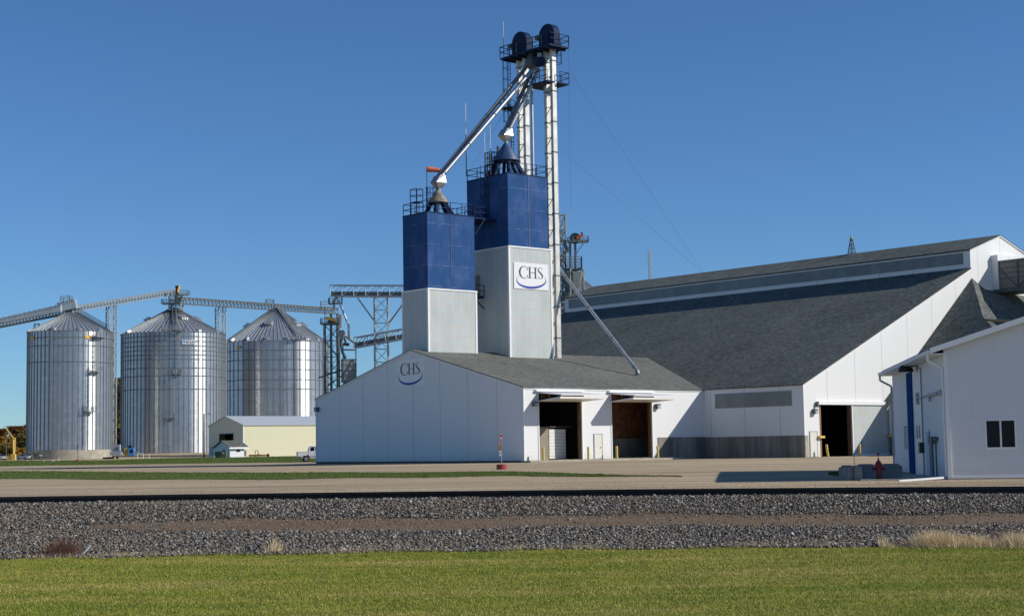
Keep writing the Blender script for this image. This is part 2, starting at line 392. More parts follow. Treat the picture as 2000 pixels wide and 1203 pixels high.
# ------------------------------------------------------------------ ground
def sm(x, a, b):
    t = np.clip((np.asarray(x, float)-a)/(b-a), 0, 1); return t*t*(3-2*t)
def Dt(r):                                                  # depth of the near rail
    r = np.asarray(r, float); c = np.clip(r, -18, 18); return 44.55-0.2*c-0.006*c*c - 0.25*np.maximum(r-18, 0)+0.02*np.minimum(r+18, 0)
def Et(r):                                                  # depth of the lawn edge
    r = np.asarray(r, float); c = np.clip(r, -12, 12); return 34.6-0.03*c-0.006*c*c-0.12*np.maximum(r-12, 0)
PT = [(0, -1.07), (0.12, -1.02), (0.42, -0.83), (0.62, -0.62), (0.88, -0.31), (1.0, -0.27)]
def G(r, d):
    r = np.asarray(r, float); d = np.asarray(d, float); D = Dt(r); E_ = Et(r); t = (d-E_)/(D-E_)
    z = np.interp(t, [p[0] for p in PT], [p[1] for p in PT])
    far = np.interp(d, [0, 75, 100, 130, 200, 330, 5000], [-0.47, -0.47, -0.34, -0.26, -0.26, -0.10, -0.10])
    far = far + sm(d, 108, 127)*sm(r, -26, -8)*(1-sm(d, 175, 260))*0.10
    far = far + 1.08*sm(d, 396, 415)*sm(r, -121, -111)*(1-sm(r, 60, 90))
    k = sm(d, D+2.6, D+7); return np.where(t > 1, -0.27*(1-k)+far*k, z)
def sheet(name, mat, rs, ds, dz=0.0, fn=None, kind='structure'):
    Rg, Dg = np.meshgrid(rs, ds); Rg = Rg.astype(float); Dg = Dg.astype(float)
    if fn is not None: Rg, Dg = fn(Rg, Dg)
    Z = G(Rg, Dg)+dz; X = Rg*math.sin(TH)+Dg*math.cos(TH); Y = -Rg*math.cos(TH)+Dg*math.sin(TH)
    V = np.stack([X, Y, Z], -1).reshape(-1, 3); a, b = Rg.shape
    I = np.arange(a*b).reshape(a, b); F = np.stack([I[:-1, :-1], I[:-1, 1:], I[1:, 1:], I[1:, :-1]], -1).reshape(-1, 4)
    me = bpy.data.meshes.new(name); me.from_pydata(V.tolist(), [], F.tolist()); me.update()
    o = bpy.data.objects.new(name, me); COL.objects.link(o); me.materials.append(mat); me.polygons.foreach_set('use_smooth', [True]*len(me.polygons))
    if kind: o['kind'] = kind
    return o
def rcoord(n, sr, sd):
    t = N(n, 'TexCoord'); out = []
    for vec, sc in ((RV, sr), (HV, sd)):
        x = N(n, 'VectorMath', operation='DOT_PRODUCT'); n.links.new(t.outputs['Object'], x.inputs[0]); x.inputs[1].default_value = tuple(vec*sc); out.append(x.outputs['Value'])
    c = N(n, 'CombineXYZ'); n.links.new(out[0], c.inputs[0]); n.links.new(out[1], c.inputs[1]); return c.outputs[0]
def ground_mat():
    m, n, b = nodes('gravel yard')
    fine = noise(n, 14, 4, ocoord(n), 0.75); big = noise(n, 1.0, 5, rcoord(n, 0.035, 0.12)); tr = noise(n, 1.0, 5, rcoord(n, 0.035, 0.75), 0.7)
    col = ramp(n, fine, [(0.28, (0.34, 0.26, 0.155)), (0.5, (0.59, 0.47, 0.30)), (0.74, (0.82, 0.68, 0.46))])
    col = mix(n, ramp(n, big, [(0.4, (0.45, 0.45, 0.45)), (0.62, (0, 0, 0))]), col, (0.40, 0.325, 0.225))
    col = mix(n, ramp(n, tr, [(0.47, (0, 0, 0)), (0.62, (0.8, 0.8, 0.8))]), col, (0.24, 0.175, 0.11))
    med = noise(n, 1.0, 5, rcoord(n, 0.16, 0.9), 0.75)
    col = mix(n, ramp(n, med, [(0.42, (0.40, 0.40, 0.40)), (0.56, (0, 0, 0))]), col, (0.30, 0.22, 0.14))
    col = mix(n, ramp(n, noise(n, 2.2, 4, ocoord(n), 0.8), [(0.60, (0, 0, 0)), (0.72, (0.6, 0.6, 0.6))]), col, (0.72, 0.63, 0.48))
    n.links.new(col, b.inputs['Base Color']); b.inputs['Roughness'].default_value = 0.95; b.inputs['Specular IOR Level'].default_value = 0.1
    h = math_(n, 'ADD', fine, math_(n, 'MULTIPLY', tr, 1.5)); bump(n, b, h, 0.7, 0.05); return m
GRAV = ground_mat()
rs = np.concatenate([[-3500, -1500, -700, -350, -220], np.arange(-170, -30, 5), np.arange(-30, 40, 1.0), np.arange(40, 120, 6), [160, 300, 700, 1500, 3500]])
ds = np.concatenate([[-60, -10, 5, 14], np.arange(18, 60, 0.4), np.arange(60, 140, 2.5), np.arange(140, 420, 8), [450, 520, 700, 1100, 2000, 4500]])
structure_ground = sheet('ground', GRAV, rs, ds)
def bed_mat():
    m, n, b = nodes('ballast bed dirt')
    f = noise(n, 22, 5, ocoord(n), 0.75); big = noise(n, 0.8, 4, rcoord(n, 0.4, 1.2))
    col = ramp(n, f, [(0.3, (0.085, 0.056, 0.034)), (0.55, (0.22, 0.150, 0.090)), (0.75, (0.40, 0.29, 0.19))])
    col = mix(n, ramp(n, big, [(0.4, (0, 0, 0)), (0.6, (0.5, 0.5, 0.5))]), col, (0.26, 0.195, 0.135))
    n.links.new(col, b.inputs['Base Color']); b.inputs['Roughness'].default_value = 0.95; b.inputs['Specular IOR Level'].default_value = 0.1; bump(n, b, f, 0.9, 0.04); return m
bw = np.arange(0, 1.001, 0.04)
def bedfn(Rg, T): return Rg, Et(Rg)-0.15+T*(Dt(Rg)+2.7-Et(Rg))
sheet('track_bed', bed_mat(), np.arange(-45, 46, 0.5), np.linspace(0, 1, 60), 0.006, bedfn)

# ballast stones: one heap, nobody could count them
def rocks(name, P, size, mat, seed=1, flat=0.75):
    rng = np.random.default_rng(seed); n = len(P)
    cube = np.array([[-1, -1, -1], [1, -1, -1], [1, 1, -1], [-1, 1, -1], [-1, -1, 1], [1, -1, 1], [1, 1, 1], [-1, 1, 1]], float)*0.62
    V = cube[None]*rng.uniform(0.55, 1.2, (n, 8, 1))+rng.normal(0, 0.16, (n, 8, 3))
    V *= rng.uniform(0.65, 1.25, (n, 1, 3))*size[:, None, None]
    a = rng.uniform(0, 6.28, (n, 3)); c, s = np.cos(a), np.sin(a)
    Rx = np.zeros((n, 3, 3)); Rx[:, 0, 0] = 1; Rx[:, 1, 1] = c[:, 0]; Rx[:, 1, 2] = -s[:, 0]; Rx[:, 2, 1] = s[:, 0]; Rx[:, 2, 2] = c[:, 0]
    Rz = np.zeros((n, 3, 3)); Rz[:, 2, 2] = 1; Rz[:, 0, 0] = c[:, 1]; Rz[:, 0, 1] = -s[:, 1]; Rz[:, 1, 0] = s[:, 1]; Rz[:, 1, 1] = c[:, 1]
    V = np.einsum('nij,nkj->nki', Rz@Rx, V); V[:, :, 2] *= flat; V += P[:, None]
    f = np.array([[0, 3, 2, 1], [4, 5, 6, 7], [0, 1, 5, 4], [1, 2, 6, 5], [2, 3, 7, 6], [3, 0, 4, 7]])
    F = (f[None]+8*np.arange(n)[:, None, None]).reshape(-1)
    me = bpy.data.meshes.new(name); me.vertices.add(n*8); me.vertices.foreach_set('co', V.reshape(-1)); me.loops.add(n*24); me.polygons.add(n*6)
    me.loops.foreach_set('vertex_index', F.astype(np.int32)); me.polygons.foreach_set('loop_start', np.arange(0, n*24, 4, dtype=np.int32)); me.update(calc_edges=True)
    o = bpy.data.objects.new(name, me); COL.objects.link(o); me.materials.append(mat); o['kind'] = 'stuff'; return o
def rock_mat():
    m, n, b = nodes('ballast stone'); g = N(n, 'NewGeometry')
    col = ramp(n, g.outputs['Random Per Island'], [(0, (0.032, 0.033, 0.032)), (0.28, (0.080, 0.080, 0.075)), (0.52, (0.150, 0.147, 0.134)), (0.68, (0.24, 0.210, 0.170)), (0.84, (0.32, 0.315, 0.285)), (0.93, (0.32, 0.20, 0.14)), (0.985, (0.55, 0.50, 0.41))])
    dirt = noise(n, 1.0, 4, rcoord(n, 0.25, 0.8))
    col = mix(n, ramp(n, dirt, [(0.45, (0.05, 0.05, 0.05)), (0.65, (0.55, 0.55, 0.55))]), col, (0.21, 0.165, 0.115))
    n.links.new(col, b.inputs['Base Color']); b.inputs['Roughness'].default_value = 0.85; b.inputs['Specular IOR Level'].default_value = 0.25; return m
n = 235000
r_ = RNG.uniform(-20, 20, n); t_ = RNG.uniform(-0.04, 1.34, n)
tt = t_; wob = 0.018*np.sin(r_*0.5)+0.012*np.sin(r_*1.7+1)
strip = np.exp(-((tt-0.52-wob)/0.105)**2)*(0.30+0.68*sm(r_, -12.5, -6.0))
keep = RNG.uniform(0, 1, n) > strip*0.88
keep &= ~((tt < 0.10) & (RNG.uniform(0, 1, n) < 0.55*(1-sm(r_, -9, -6))))
keep &= (tt > -0.03+0.02*np.sin(r_*1.7)) 
r_, t_, st_ = r_[keep], t_[keep], strip[keep]
d_ = Et(r_)+t_*(Dt(r_)-Et(r_)); sz = RNG.lognormal(math.log(0.0285), 0.33, len(r_))*np.where(st_ > 0.4, 0.66, 1.0); sz = np.clip(sz, 0.012, 0.085)
z_ = G(r_, d_)+RNG.uniform(0.0, 0.05, len(r_))*np.where(st_ > 0.4, 0.3, 1)
P_ = np.stack([r_*math.sin(TH)+d_*math.cos(TH), -r_*math.cos(TH)+d_*math.sin(TH), z_], -1)
rocks('ballast_stones', P_, sz, rock_mat())
n = 26000                                                   # loose pebbles on the yard gravel behind the rails
r_ = RNG.uniform(-26, 26, n); d_ = Dt(r_)+2.2+RNG.exponential(7.0, n); k = d_ < 95; r_, d_ = r_[k]*d_[k]/45, d_[k]; d_ = np.maximum(d_, Dt(r_)+2.2)
P_ = np.stack([r_*math.sin(TH)+d_*math.cos(TH), -r_*math.cos(TH)+d_*math.sin(TH), G(r_, d_)+0.005], -1)
rocks('yard_pebbles', P_, RNG.uniform(0.008, 0.026, len(r_)), plain('tan pebble', (0.36, 0.30, 0.235), 0.9, var=0.5, scale=12), 5)

# rails
def rail_mesh(off):
    prof = [(-.07, 0), (.07, 0), (.07, .012), (.012, .035), (.012, .12), (.037, .135), (.037, .17), (-.037, .17), (-.037, .135), (-.012, .12), (-.012, .035), (-.07, .012)]
    rr = np.arange(-44, 44.1, 0.5); m = MB(); k = len(prof)
    for r in rr:
        d = float(Dt(r)); z = -0.262
        tan = Vector((0.5, float(Dt(r+0.25)-Dt(r-0.25)), 0)).normalized(); nr = Vector((-tan.y, tan.x, 0))
        for a, h in prof:
            q = rd(r+nr.x*(off+a), d+nr.y*(off+a), z+h); m.v.append(tuple(q))
    for i in range(len(rr)-1):
        for j in range(k): l = (j+1) % k; m.f.append((i*k+j, i*k+l, (i+1)*k+l, (i+1)*k+j))
    return m
RAILM = plain('rusty dark rail steel', (0.030, 0.024, 0.022), 0.6, 0.2, 0.3, 1.5)
tr = thing('railway_track', 'railway track of two long dark steel rails running across grey ballast', 'railway track', rd(0, 44.5, -0.26))
part(rail_mesh(0.0), 'rail', RAILM, tr); part(rail_mesh(1.5), 'rail', RAILM, tr)

# lawn and blades
def lawn_mat(name, blade):
    m, n, b = nodes(name)
    big = noise(n, 1.0, 6, rcoord(n, 0.13, 0.50), 0.68); med = noise(n, 1.0, 4, rcoord(n, 0.9, 2.4), 0.7)
    col = ramp(n, big, [(0.28, (0.185, 0.238, 0.020)), (0.42, (0.285, 0.308, 0.028)), (0.53, (0.40, 0.360, 0.060)), (0.68, (0.58, 0.46, 0.145))])
    col = mix(n, ramp(n, med, [(0.35, (0.5, 0.5, 0.5)), (0.62, (0, 0, 0))]), col, (0.115, 0.175, 0.018))
    if blade:
        g = N(n, 'NewGeometry'); rv = g.outputs['Random Per Island']
        col = mix(n, ramp(n, rv, [(0.0, (0.65, 0.65, 0.65)), (0.35, (0, 0, 0))]), col, (0.125, 0.170, 0.020))
        col = mix(n, ramp(n, rv, [(0.80, (0, 0, 0)), (1.0, (0.75, 0.75, 0.75))]), col, (0.62, 0.54, 0.22))
    else: col = mix(n, 0.25, col, (0.08, 0.09, 0.02))
    n.links.new(col, b.inputs['Base Color']); b.inputs['Roughness'].default_value = 0.75; b.inputs['Specular IOR Level'].default_value = 0.2
    if not blade: bump(n, b, noise(n, 30, 3, ocoord(n)), 1.0, 0.05)
    return m
LAWN = lawn_mat('mown lawn', False); BLADE = lawn_mat('lawn blades', True)
def lawnfn(Rg, T): return Rg, 3+T*(Et(Rg)-3-0.05+0.07*np.sin(Rg*2.1)+0.05*np.sin(Rg*5.3))
sheet('lawn', LAWN, np.concatenate([[-60, -40], np.arange(-30, 30.1, 0.35), [40, 60]]), np.linspace(0, 1, 40), 0.004, lawnfn)
def blades(name, P, h, wdt, mat, lean=0.5, seed=3, up=None):
    rng = np.random.default_rng(seed); n = len(P); a = rng.uniform(0, 6.28, n); la = rng.uniform(0, 6.28, n)
    s = np.stack([np.cos(a), np.sin(a), np.zeros(n)], -1)*(wdt/2)[:, None]
    tip = P+np.stack([np.cos(la)*h*lean*rng.uniform(0.1, 1, n), np.sin(la)*h*lean*rng.uniform(0.1, 1, n), h], -1)
    V = np.stack([P-s, P+s, tip], 1)
    me = bpy.data.meshes.new(name); me.vertices.add(n*3); me.vertices.foreach_set('co', V.reshape(-1)); me.loops.add(n*3); me.polygons.add(n)
    me.loops.foreach_set('vertex_index', np.arange(n*3, dtype=np.int32)); me.polygons.foreach_set('loop_start', np.arange(0, n*3, 3, dtype=np.int32)); me.update(calc_edges=True)
    o = bpy.data.objects.new(name, me); COL.objects.link(o); me.materials.append(mat); return o
n = 480000
r_ = RNG.uniform(-15.5, 15.5, n); d_ = 19.0+(RNG.uniform(0, 1, n)**0.9)*(Et(r_)-19.0+0.12); 
P_ = np.stack([r_*math.sin(TH)+d_*math.cos(TH), -r_*math.cos(TH)+d_*math.sin(TH), np.full(n, -1.068)], -1)
o = blades('lawn_grass', P_, RNG.uniform(0.014, 0.042, n)*(1+0.9*sm(d_, 33.9, 34.6)), RNG.uniform(0.006, 0.013, n), BLADE, 0.9); o['kind'] = 'stuff'

# dry weeds along the edge
DRY = plain('dry straw grass', (0.82, 0.64, 0.38), 0.8, var=0.25, scale=8); RUST = plain('red brown dead weed', (0.17, 0.075, 0.050), 0.85, var=0.4, scale=8)
def clump(name, x, y, d, wd, ht, cnt, mat, label, lean=0.7, wb=0.011, group=None, dd=0.5):
    c = at(x, y, d); r0, d0 = RD(c); rng = np.random.default_rng(int(x*7+y)); rr = r0+rng.normal(0, wd/3.2, cnt); d2 = d0+rng.normal(0, dd/2, cnt)
    P = np.stack([rr*math.sin(TH)+d2*math.cos(TH), -rr*math.cos(TH)+d2*math.sin(TH), G(rr, d2)-0.01], -1)
    env = np.clip(1-((rr-r0)/(wd*0.62))**2, 0.25, 1)
    o = blades(name, P, rng.uniform(0.35, 1.0, cnt)*ht*env, np.full(cnt, wb), mat, lean, int(x)); o['label'] = label; o['category'] = 'weeds'
    if group: o['group'] = group
    return o
clump('dead_weed_bush', 120, 1078, 35.2, 0.75, 0.50, 1500, RUST, 'rust brown dead weed bush on the ballast at the left', 0.9, 0.006)
clump('dry_grass_tuft', 536, 1076, 35.0, 0.38, 0.45, 260, DRY, 'tall straw coloured grass tuft left of centre at the lawn edge', 0.5)
clump('dry_grass_tuft', 1728, 1064, 33.8, 0.30, 0.35, 200, DRY, 'small straw tuft just left of the big dry clumps at the right', 0.5)
clump('dry_grass_tuft', 1835, 1067, 33.7, 1.25, 0.44, 2900, DRY, 'largest drooping mound of dry straw grass at the right', 1.3)
clump('dry_grass_tuft', 1908, 1069, 33.5, 0.9, 0.34, 1600, DRY, 'dry straw mound in front of the pale round stone', 1.2)
clump('dry_grass_tuft', 1990, 1070, 33.2, 0.9, 0.42, 1500, DRY, 'dry straw grass at the right edge of the picture', 0.9)
clump('dry_grass_tuft', 1235, 1064, 34.7, 0.12, 0.45, 24, DRY, 'few thin dry stalks at the lawn edge right of centre', 0.35)
clump('reddish_weed', 1955, 1066, 33.9, 0.25, 0.85, 60, RUST, 'tall thin reddish weed among the dry grass at the right', 0.35, 0.006)
n = 15000; r_ = RNG.uniform(-16, 16, n); k = (np.sin(r_*1.3)+np.sin(r_*3.7+2)+RNG.normal(0, 0.9, n)) > 0.55; r_ = r_[k]; n = len(r_); d_ = Et(r_)+RNG.normal(0.12, 0.14, n)
P_ = np.stack([r_*math.sin(TH)+d_*math.cos(TH), -r_*math.cos(TH)+d_*math.sin(TH), G(r_, d_)-0.01], -1)
o = blades('dry_edge_grass', P_, RNG.uniform(0.04, 0.16, n), np.full(n, 0.007), DRY, 0.9, 9); o['kind'] = 'stuff'
n = 900; r_ = RNG.uniform(-30, 14, n); k = (np.sin(r_*0.9)+RNG.normal(0, 0.5, n)) > 0.8; r_ = r_[k]; n = len(r_); d_ = Dt(r_)+RNG.uniform(2.0, 3.4, n)
P_ = np.stack([r_*math.sin(TH)+d_*math.cos(TH), -r_*math.cos(TH)+d_*math.sin(TH), G(r_, d_)-0.01], -1)
o = blades('trackside_weeds', P_, RNG.uniform(0.12, 0.42, n), np.full(n, 0.006), DRY, 0.6, 19); o['kind'] = 'stuff'
def stone(x, y, d, s, c, label):
    p = at(x, y, d); r0, d0 = RD(p); p.z = float(G(r0, d0))
    m = MB(); 
    for k in range(1): m.lathe(p, [(0.02*s, -0.1*s), (0.75*s, -0.05*s), (1.0*s, 0.35*s), (0.8*s, 0.75*s), (0.35*s, 0.98*s), (0.02*s, 1.02*s)], 11, True, True, 0.3)
    o = single(m, 'stone', plain('stone '+label[:8], c, 0.85), label, 'stone', None, True)
    for v in o.data.vertices: v.co *= 1+random.uniform(-0.09, 0.09)
stone(171, 1050, 36.0, 0.045, (0.62, 0.50, 0.26), 'small yellowish round stone on the ballast right of the brown bush')
stone(1515, 1059, 34.6, 0.05, (0.75, 0.60, 0.32), 'small bright tan round stone low on the ballast at the right')
stone(1913, 1050, 34.6, 0.10, (0.34, 0.29, 0.25), 'pale grey boulder behind the dry grass at the right')
single(MB().bar(at(161, 1083, 35.0), at(177, 1064, 35.4), 0.025), 'stick', GREYM, 'grey stick lying across the ballast beside the brown bush', 'stick')

# green strips in the yard
def strip_mat():
    m, n, b = nodes('yard grass'); big = noise(n, 1.0, 5, rcoord(n, 0.10, 0.3)); f = noise(n, 5, 4, ocoord(n), 0.7)
    col = ramp(n, f, [(0.3, (0.070, 0.115, 0.024)), (0.6, (0.120, 0.165, 0.036)), (0.8, (0.21, 0.22, 0.065))])
    col = mix(n, ramp(n, big, [(0.5, (0, 0, 0)), (0.7, (0.6, 0.6, 0.6))]), col, (0.15, 0.14, 0.05))
    n.links.new(col, b.inputs['Base Color']); b.inputs['Roughness'].default_value = 0.9; b.inputs['Specular IOR Level'].default_value = 0.1; bump(n, b, f, 1.0, 0.1); return m
YG = strip_mat()
def strip_sheet(name, cols, seed):
    xs = [c[0] for c in cols]; rng = np.random.default_rng(seed); m = 160; X = np.linspace(xs[0], xs[-1], m)
    nd = np.interp(X, xs, [c[1] for c in cols])+rng.normal(0, 0.25, m)+0.8*np.sin(X*0.021); fd = np.interp(X, xs, [c[2] for c in cols])+rng.normal(0, 0.35, m)+1.0*np.sin(X*0.013+1)
    fd = np.maximum(fd, nd+0.05); T = np.linspace(0, 1, 14)[:, None]; Dg = nd[None]*(1-T)+fd[None]*T; Rg = ((X-1000)/FPX)[None]*Dg
    sheet(name, YG, X, np.linspace(0, 1, 14), 0.02, lambda a, b: (Rg, Dg))
    n = 26000; u = rng.uniform(0, 1, n); v = rng.uniform(-0.01, 1.0, n); xx = xs[0]+u*(xs[-1]-xs[0]); a = np.interp(xx, X, nd); b_ = np.interp(xx, X, fd); dd = a+(b_-a)*v; rr = (xx-1000)/FPX*dd
    P = np.stack([rr*math.sin(TH)+dd*math.cos(TH), -rr*math.cos(TH)+dd*math.sin(TH), G(rr, dd)+0.01], -1); sc = dd/90
    o = blades(name+'_blades', P, rng.uniform(0.03, 0.09, n)*np.minimum(sc, 1.6), 0.03*sc, YG, 0.8, seed+1); o['kind'] = 'stuff'
strip_sheet('grass_strip', [(-250, 104, 146), (0, 100, 137), (250, 92, 120), (500, 87, 107), (980, 86, 97), (1200, 81.5, 85), (1325, 78.2, 78.5)], 11)
strip_sheet('grass_verge', [(-250, 205, 345), (0, 198, 336), (200, 200, 290), (300, 196, 330), (430, 193, 338), (620, 190, 338)], 13)
strip_sheet('grass_patch', [(1610, 78, 81), (1640, 74, 84), (1665, 74, 82)], 17)

# ------------------------------------------------------------------ loading shed (front, with two raised bifold doors)
XG, YF, XB, YB = 86.61, 100.4, 108.6, 88.66
YK = 131.77; YR_ = (YF+YK)/2; ZE, ZR = 6.10, 10.05; SL = (ZR-ZE)/(YR_-YF)
def zroof(y): return ZR-abs(y-YR_)*SL
shed = thing('loading_shed', 'low white sided loading shed with two open bifold doors under the blue topped bins', 'shed', ((XG+XB)/2, YR_, 0))
part(wall_poly(MB(), [(XG, YF, 0), (XG, YK, 0), (XG, YK, ZE), (XG, YR_, ZR), (XG, YF, ZE)], (-1, 0, 0)), 'gable_wall', WALL_SHED, shed)
part(MB().box(XG+0.16, XB+4, YK-0.15, YK, 0, ZE-.02), 'rear_wall', WALL_SHED_F, shed)
part(MB().box(XG+0.02, XG+0.2, YF+0.02, YK, -0.35, -0.004), 'foundation', CONC_D, shed)
D1, D2 = (88.20, 93.28), (96.68, 101.85); DH = 5.72
fw_ = MB()
for a, b, z0, z1 in ((XG+.16, D1[0], 0, ZE), (D1[0], D1[1], DH, ZE), (D1[1], D2[0], 0, ZE), (D2[0], D2[1], DH, ZE), (D2[1], 102.44, 0, ZE), (102.44, XB-.003, 1.80, ZE)):
    fw_.box(a, b, YF, YF+0.15, z0, z1-0.01)
fw_.box(XG-0.0, XG+.16, YF-0.003, YF-0.0005, 0, ZE-.02)
part(fw_, 'front_wall', WALL_SHED_F, shed)
cw = part(MB().box(102.44, XB-.003, YF-0.06, YF+0.15, -0.25, 1.795), 'concrete_wall', CONC_D, shed)
part(MB().box(XG-0.03, XG+0.09, YF-0.03, YF+0.08, 0, ZE), 'corner_trim', TRIM, shed)
tr_ = MB()
tr_.box(XG+.1, XB-0.3, YF-0.05, YF+0.0, ZE-0.17, ZE+0.01)
part(tr_, 'eave_trim', TRIM, shed)
rf = MB()
T_ = 0.09
def slope(x0a, x1a, y0, y1, x1b=None, x0b=None):
    x1b = x1a if x1b is None else x1b; x0b = x0a if x0b is None else x0b
    z0, z1 = zroof(y0), zroof(y1)
    return [(x0a, y0, z0), (x1a, y0, z0), (x1b, y1, z1), (x0b, y1, z1)]
BS = (17.87-6.17)/(134.75-108.6)
XV = XB+(ZR-6.17)/BS                                        # where the shed ridge runs into the barn roof
rf.prism(slope(XG-0.08, XB+0.05, YF-0.14, YR_, XV), (0, 0, T_))
rf.prism([(XG-0.08, YR_, ZR), (XV, YR_, ZR), (XB+0.05, YK+.14, zroof(YK+.14)), (XG-0.08, YK+.14, zroof(YK+.14))], (0, 0, T_))
part(rf, 'roof', SHINGLE, shed)
part(MB().bar((XG-.05, YF-.12, zroof(YF)-0.06), (XG-.05, YR_, ZR-0.06), 0.05, 0.12).bar((XG-.05, YK+.12, zroof(YK)-.06), (XG-.05, YR_, ZR-.06), 0.05, 0.12), 'rake_trim', TRIM, shed)
DKWOOD = plain('dark plywood lining', (0.26, 0.105, 0.055), 0.9, var=0.35, scale=2)
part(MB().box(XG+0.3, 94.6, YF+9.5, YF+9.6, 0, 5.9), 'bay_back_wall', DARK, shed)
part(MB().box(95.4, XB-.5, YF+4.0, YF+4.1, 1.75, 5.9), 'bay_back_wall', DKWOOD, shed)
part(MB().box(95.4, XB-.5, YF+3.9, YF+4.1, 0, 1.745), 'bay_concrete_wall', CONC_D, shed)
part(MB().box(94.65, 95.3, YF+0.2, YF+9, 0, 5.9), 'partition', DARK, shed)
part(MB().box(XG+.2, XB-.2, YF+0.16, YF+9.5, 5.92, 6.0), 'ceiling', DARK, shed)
part(MB().box(XG+.2, 94.6, YF+0.16, YF+9.5, 0.0, 0.02), 'bay_floor', CONC, shed)
part(MB().box(94.7, XB-.2, YF+0.16, YF+9.5, 0.0, 0.02), 'bay_floor', CONC, shed)
for (a, b) in (D1, D2):
    j = MB().box(a-0.03, a+0.09, YF-0.05, YF+0.16, 0, DH).box(b-0.09, b+0.05, YF-0.05, YF+0.16, 0, DH-.6)
    fr = part(j, 'door_frame', TRIM, shed)
    part(MB().box(b-0.22, b-0.10, YF+0.10, YF+0.4, 0, DH-.6), 'wood_jamb', WOOD, fr)
    zt, zf, zb, yo = DH+0.0, 5.36, 4.92, YF-2.95             # hinge top, fold line, lower edge
    door = part(MB().hexa([(a, YF-0.02, zt-.08), (b, YF-0.02, zt-.08), (b, yo, zf), (a, yo, zf), (a, YF-0.02, zt), (b, YF-0.02, zt), (b, yo, zf+.08), (a, yo, zf+.08)]), 'bifold_door', WHITE, shed)
    part(MB().hexa([(a, YF-0.08, zb), (b, YF-0.08, zb), (b, yo+.12, zf-0.28), (a, yo+.12, zf-0.28), (a, YF-0.08, zb+.07), (b, YF-0.08, zb+.07), (b, yo+.12, zf-.10), (a, yo+.12, zf-.10)]), 'lower_leaf', DOORW, door)
    part(MB().box(a+0.1, b-0.1, YF-0.35, YF-0.28, 5.0, 5.55), 'inner_lining', WOOD, door)
    part(MB().box(a+.9, a+1.05, YF-0.45, YF-0.38, 5.02, 5.6), 'lift_strap', YEL, door)
    part(MB().tube((a+.5, YF-0.6, 5.1), (a+1.5, YF-0.6, 5.1), 0.14, 8), 'door_motor', BLACK, door)
    part(MB().box(a-.35, b+.05, YF-0.28, YF-0.0, DH+.04, ZE-.17), 'awning_cover', TRIM, door)
dr = part(MB().box(94.62, 95.50, YF-0.055, YF, 0.06, 2.14), 'side_door', DOORW, shed)
part(MB().box(94.55, 94.62, YF-0.07, YF, 0.03, 2.2).box(95.50, 95.57, YF-0.07, YF, 0.03, 2.2).box(94.62, 95.50, YF-0.07, YF, 2.14, 2.2), 'door_frame', GREYM, dr)
part(MB().bar((95.40, YF-.10, 1.0), (95.25, YF-.10, 1.0), 0.05), 'handle', STEEL_D, dr)
def wall_lamp(p, out, label, name='wall_lamp', lens=GREYM):
    o_ = Vector(out); sdv = Vector((-o_.y, o_.x, 0))
    l = thing(name, label, 'wall lamp', p, 'boxy lamps on the white walls')
    p = Vector(p); part(MB().obox(p+o_*0.2, sdv*0.22, o_*0.17, (0, 0, 0.42)), 'housing', STEEL_D, l)
    q = p+o_*0.39; part(MB().hexa([q-sdv*.19-o_*.02+Vector((0, 0, .02)), q+sdv*.19-o_*.02+Vector((0, 0, .02)), q+sdv*.19+o_*.02+Vector((0, 0, .02)), q-sdv*.19+o_*.02+Vector((0, 0, .02)), q-sdv*.19-o_*.02+Vector((0, 0, .27)), q+sdv*.19-o_*.02+Vector((0, 0, .27)), q+sdv*.19+o_*.0+Vector((0, 0, .27)), q-sdv*.19+o_*.0+Vector((0, 0, .27))]), 'lens', lens, l)
    return l
wall_lamp((87.75, YF, 4.52), (0, -1, 0), 'boxy dark wall lamp left of the first open shed door')
wall_lamp((102.35, YF, 4.38), (0, -1, 0), 'boxy grey wall lamp right of the second open shed door')
wall_lamp((109.9, YB, 3.62), (0, -1, 0), 'boxy wall lamp beside the barn sliding door')
wall_lamp((XG, 131.3, 4.9), (-1, 0, 0), 'small dark lamp on the far left corner of the shed gable')
# apron slab and loose things at the doors
ap = MB(); zz = lambda x: -0.0
ap.prism([(XG-0.2, YF-1.0, -0.16), (103.0, YF-2.6, -0.16), (103.0, YF+0.2, -0.16), (XG-0.2, YF+.2, -0.16)], (0, 0, 0.155))
structure(ap, 'door_apron', CONC)
ap2 = MB().box(XB+0.15, 121, YB-1.9, YB+0.2, -0.32, -0.14); structure(ap2, 'barn_door_apron', CONC)
def bollard(p, label, lean=0.0, h=1.02, ang=0.3):
    b = thing('bollard', label, 'bollard', p, 'yellow pipe bollards at the doors')
    q = Vector(p); t = q+Vector((-lean, 0, h)); m = MB().tube(q, t, 0.10, 14); m.lathe(t, [(0.10, 0), (0.09, 0.05), (0.055, 0.085), (0.01, 0.10)], 14)
    part(m, 'post', YEL, b, 'auto'); return b
for bx_, lab_, ln_ in ((1061.5, 'yellow bollard in front of the first door, left side', 0), (1149.5, 'yellow bollard between the first door and the cream side door', 0), (1205, 'yellow bollard at the left side of the second door', 0), (1285.5, 'yellow bollard where the low concrete wall begins', 0.05)):
    bollard((ony(bx_, 897, YF-1.0).x, YF-1.0, -0.02), lab_, ln_)
bollard((ony(1617.5, 892, YB-.9).x, YB-0.9, -0.16), 'leaning yellow bollard before the dark barn doorway', 0.16)
bollard((ony(1680, 890, YB-.9).x, YB-0.9, -0.16), 'yellow bollard before the grey sliding barn door', 0.03)
kx0, kx1, kx2 = ony(1054, 870, YF+1.8).x, ony(1073, 870, YF+1.8).x, ony(1105, 870, YF+1.8).x; kz = ony(1090, 838, YF+1.8).z
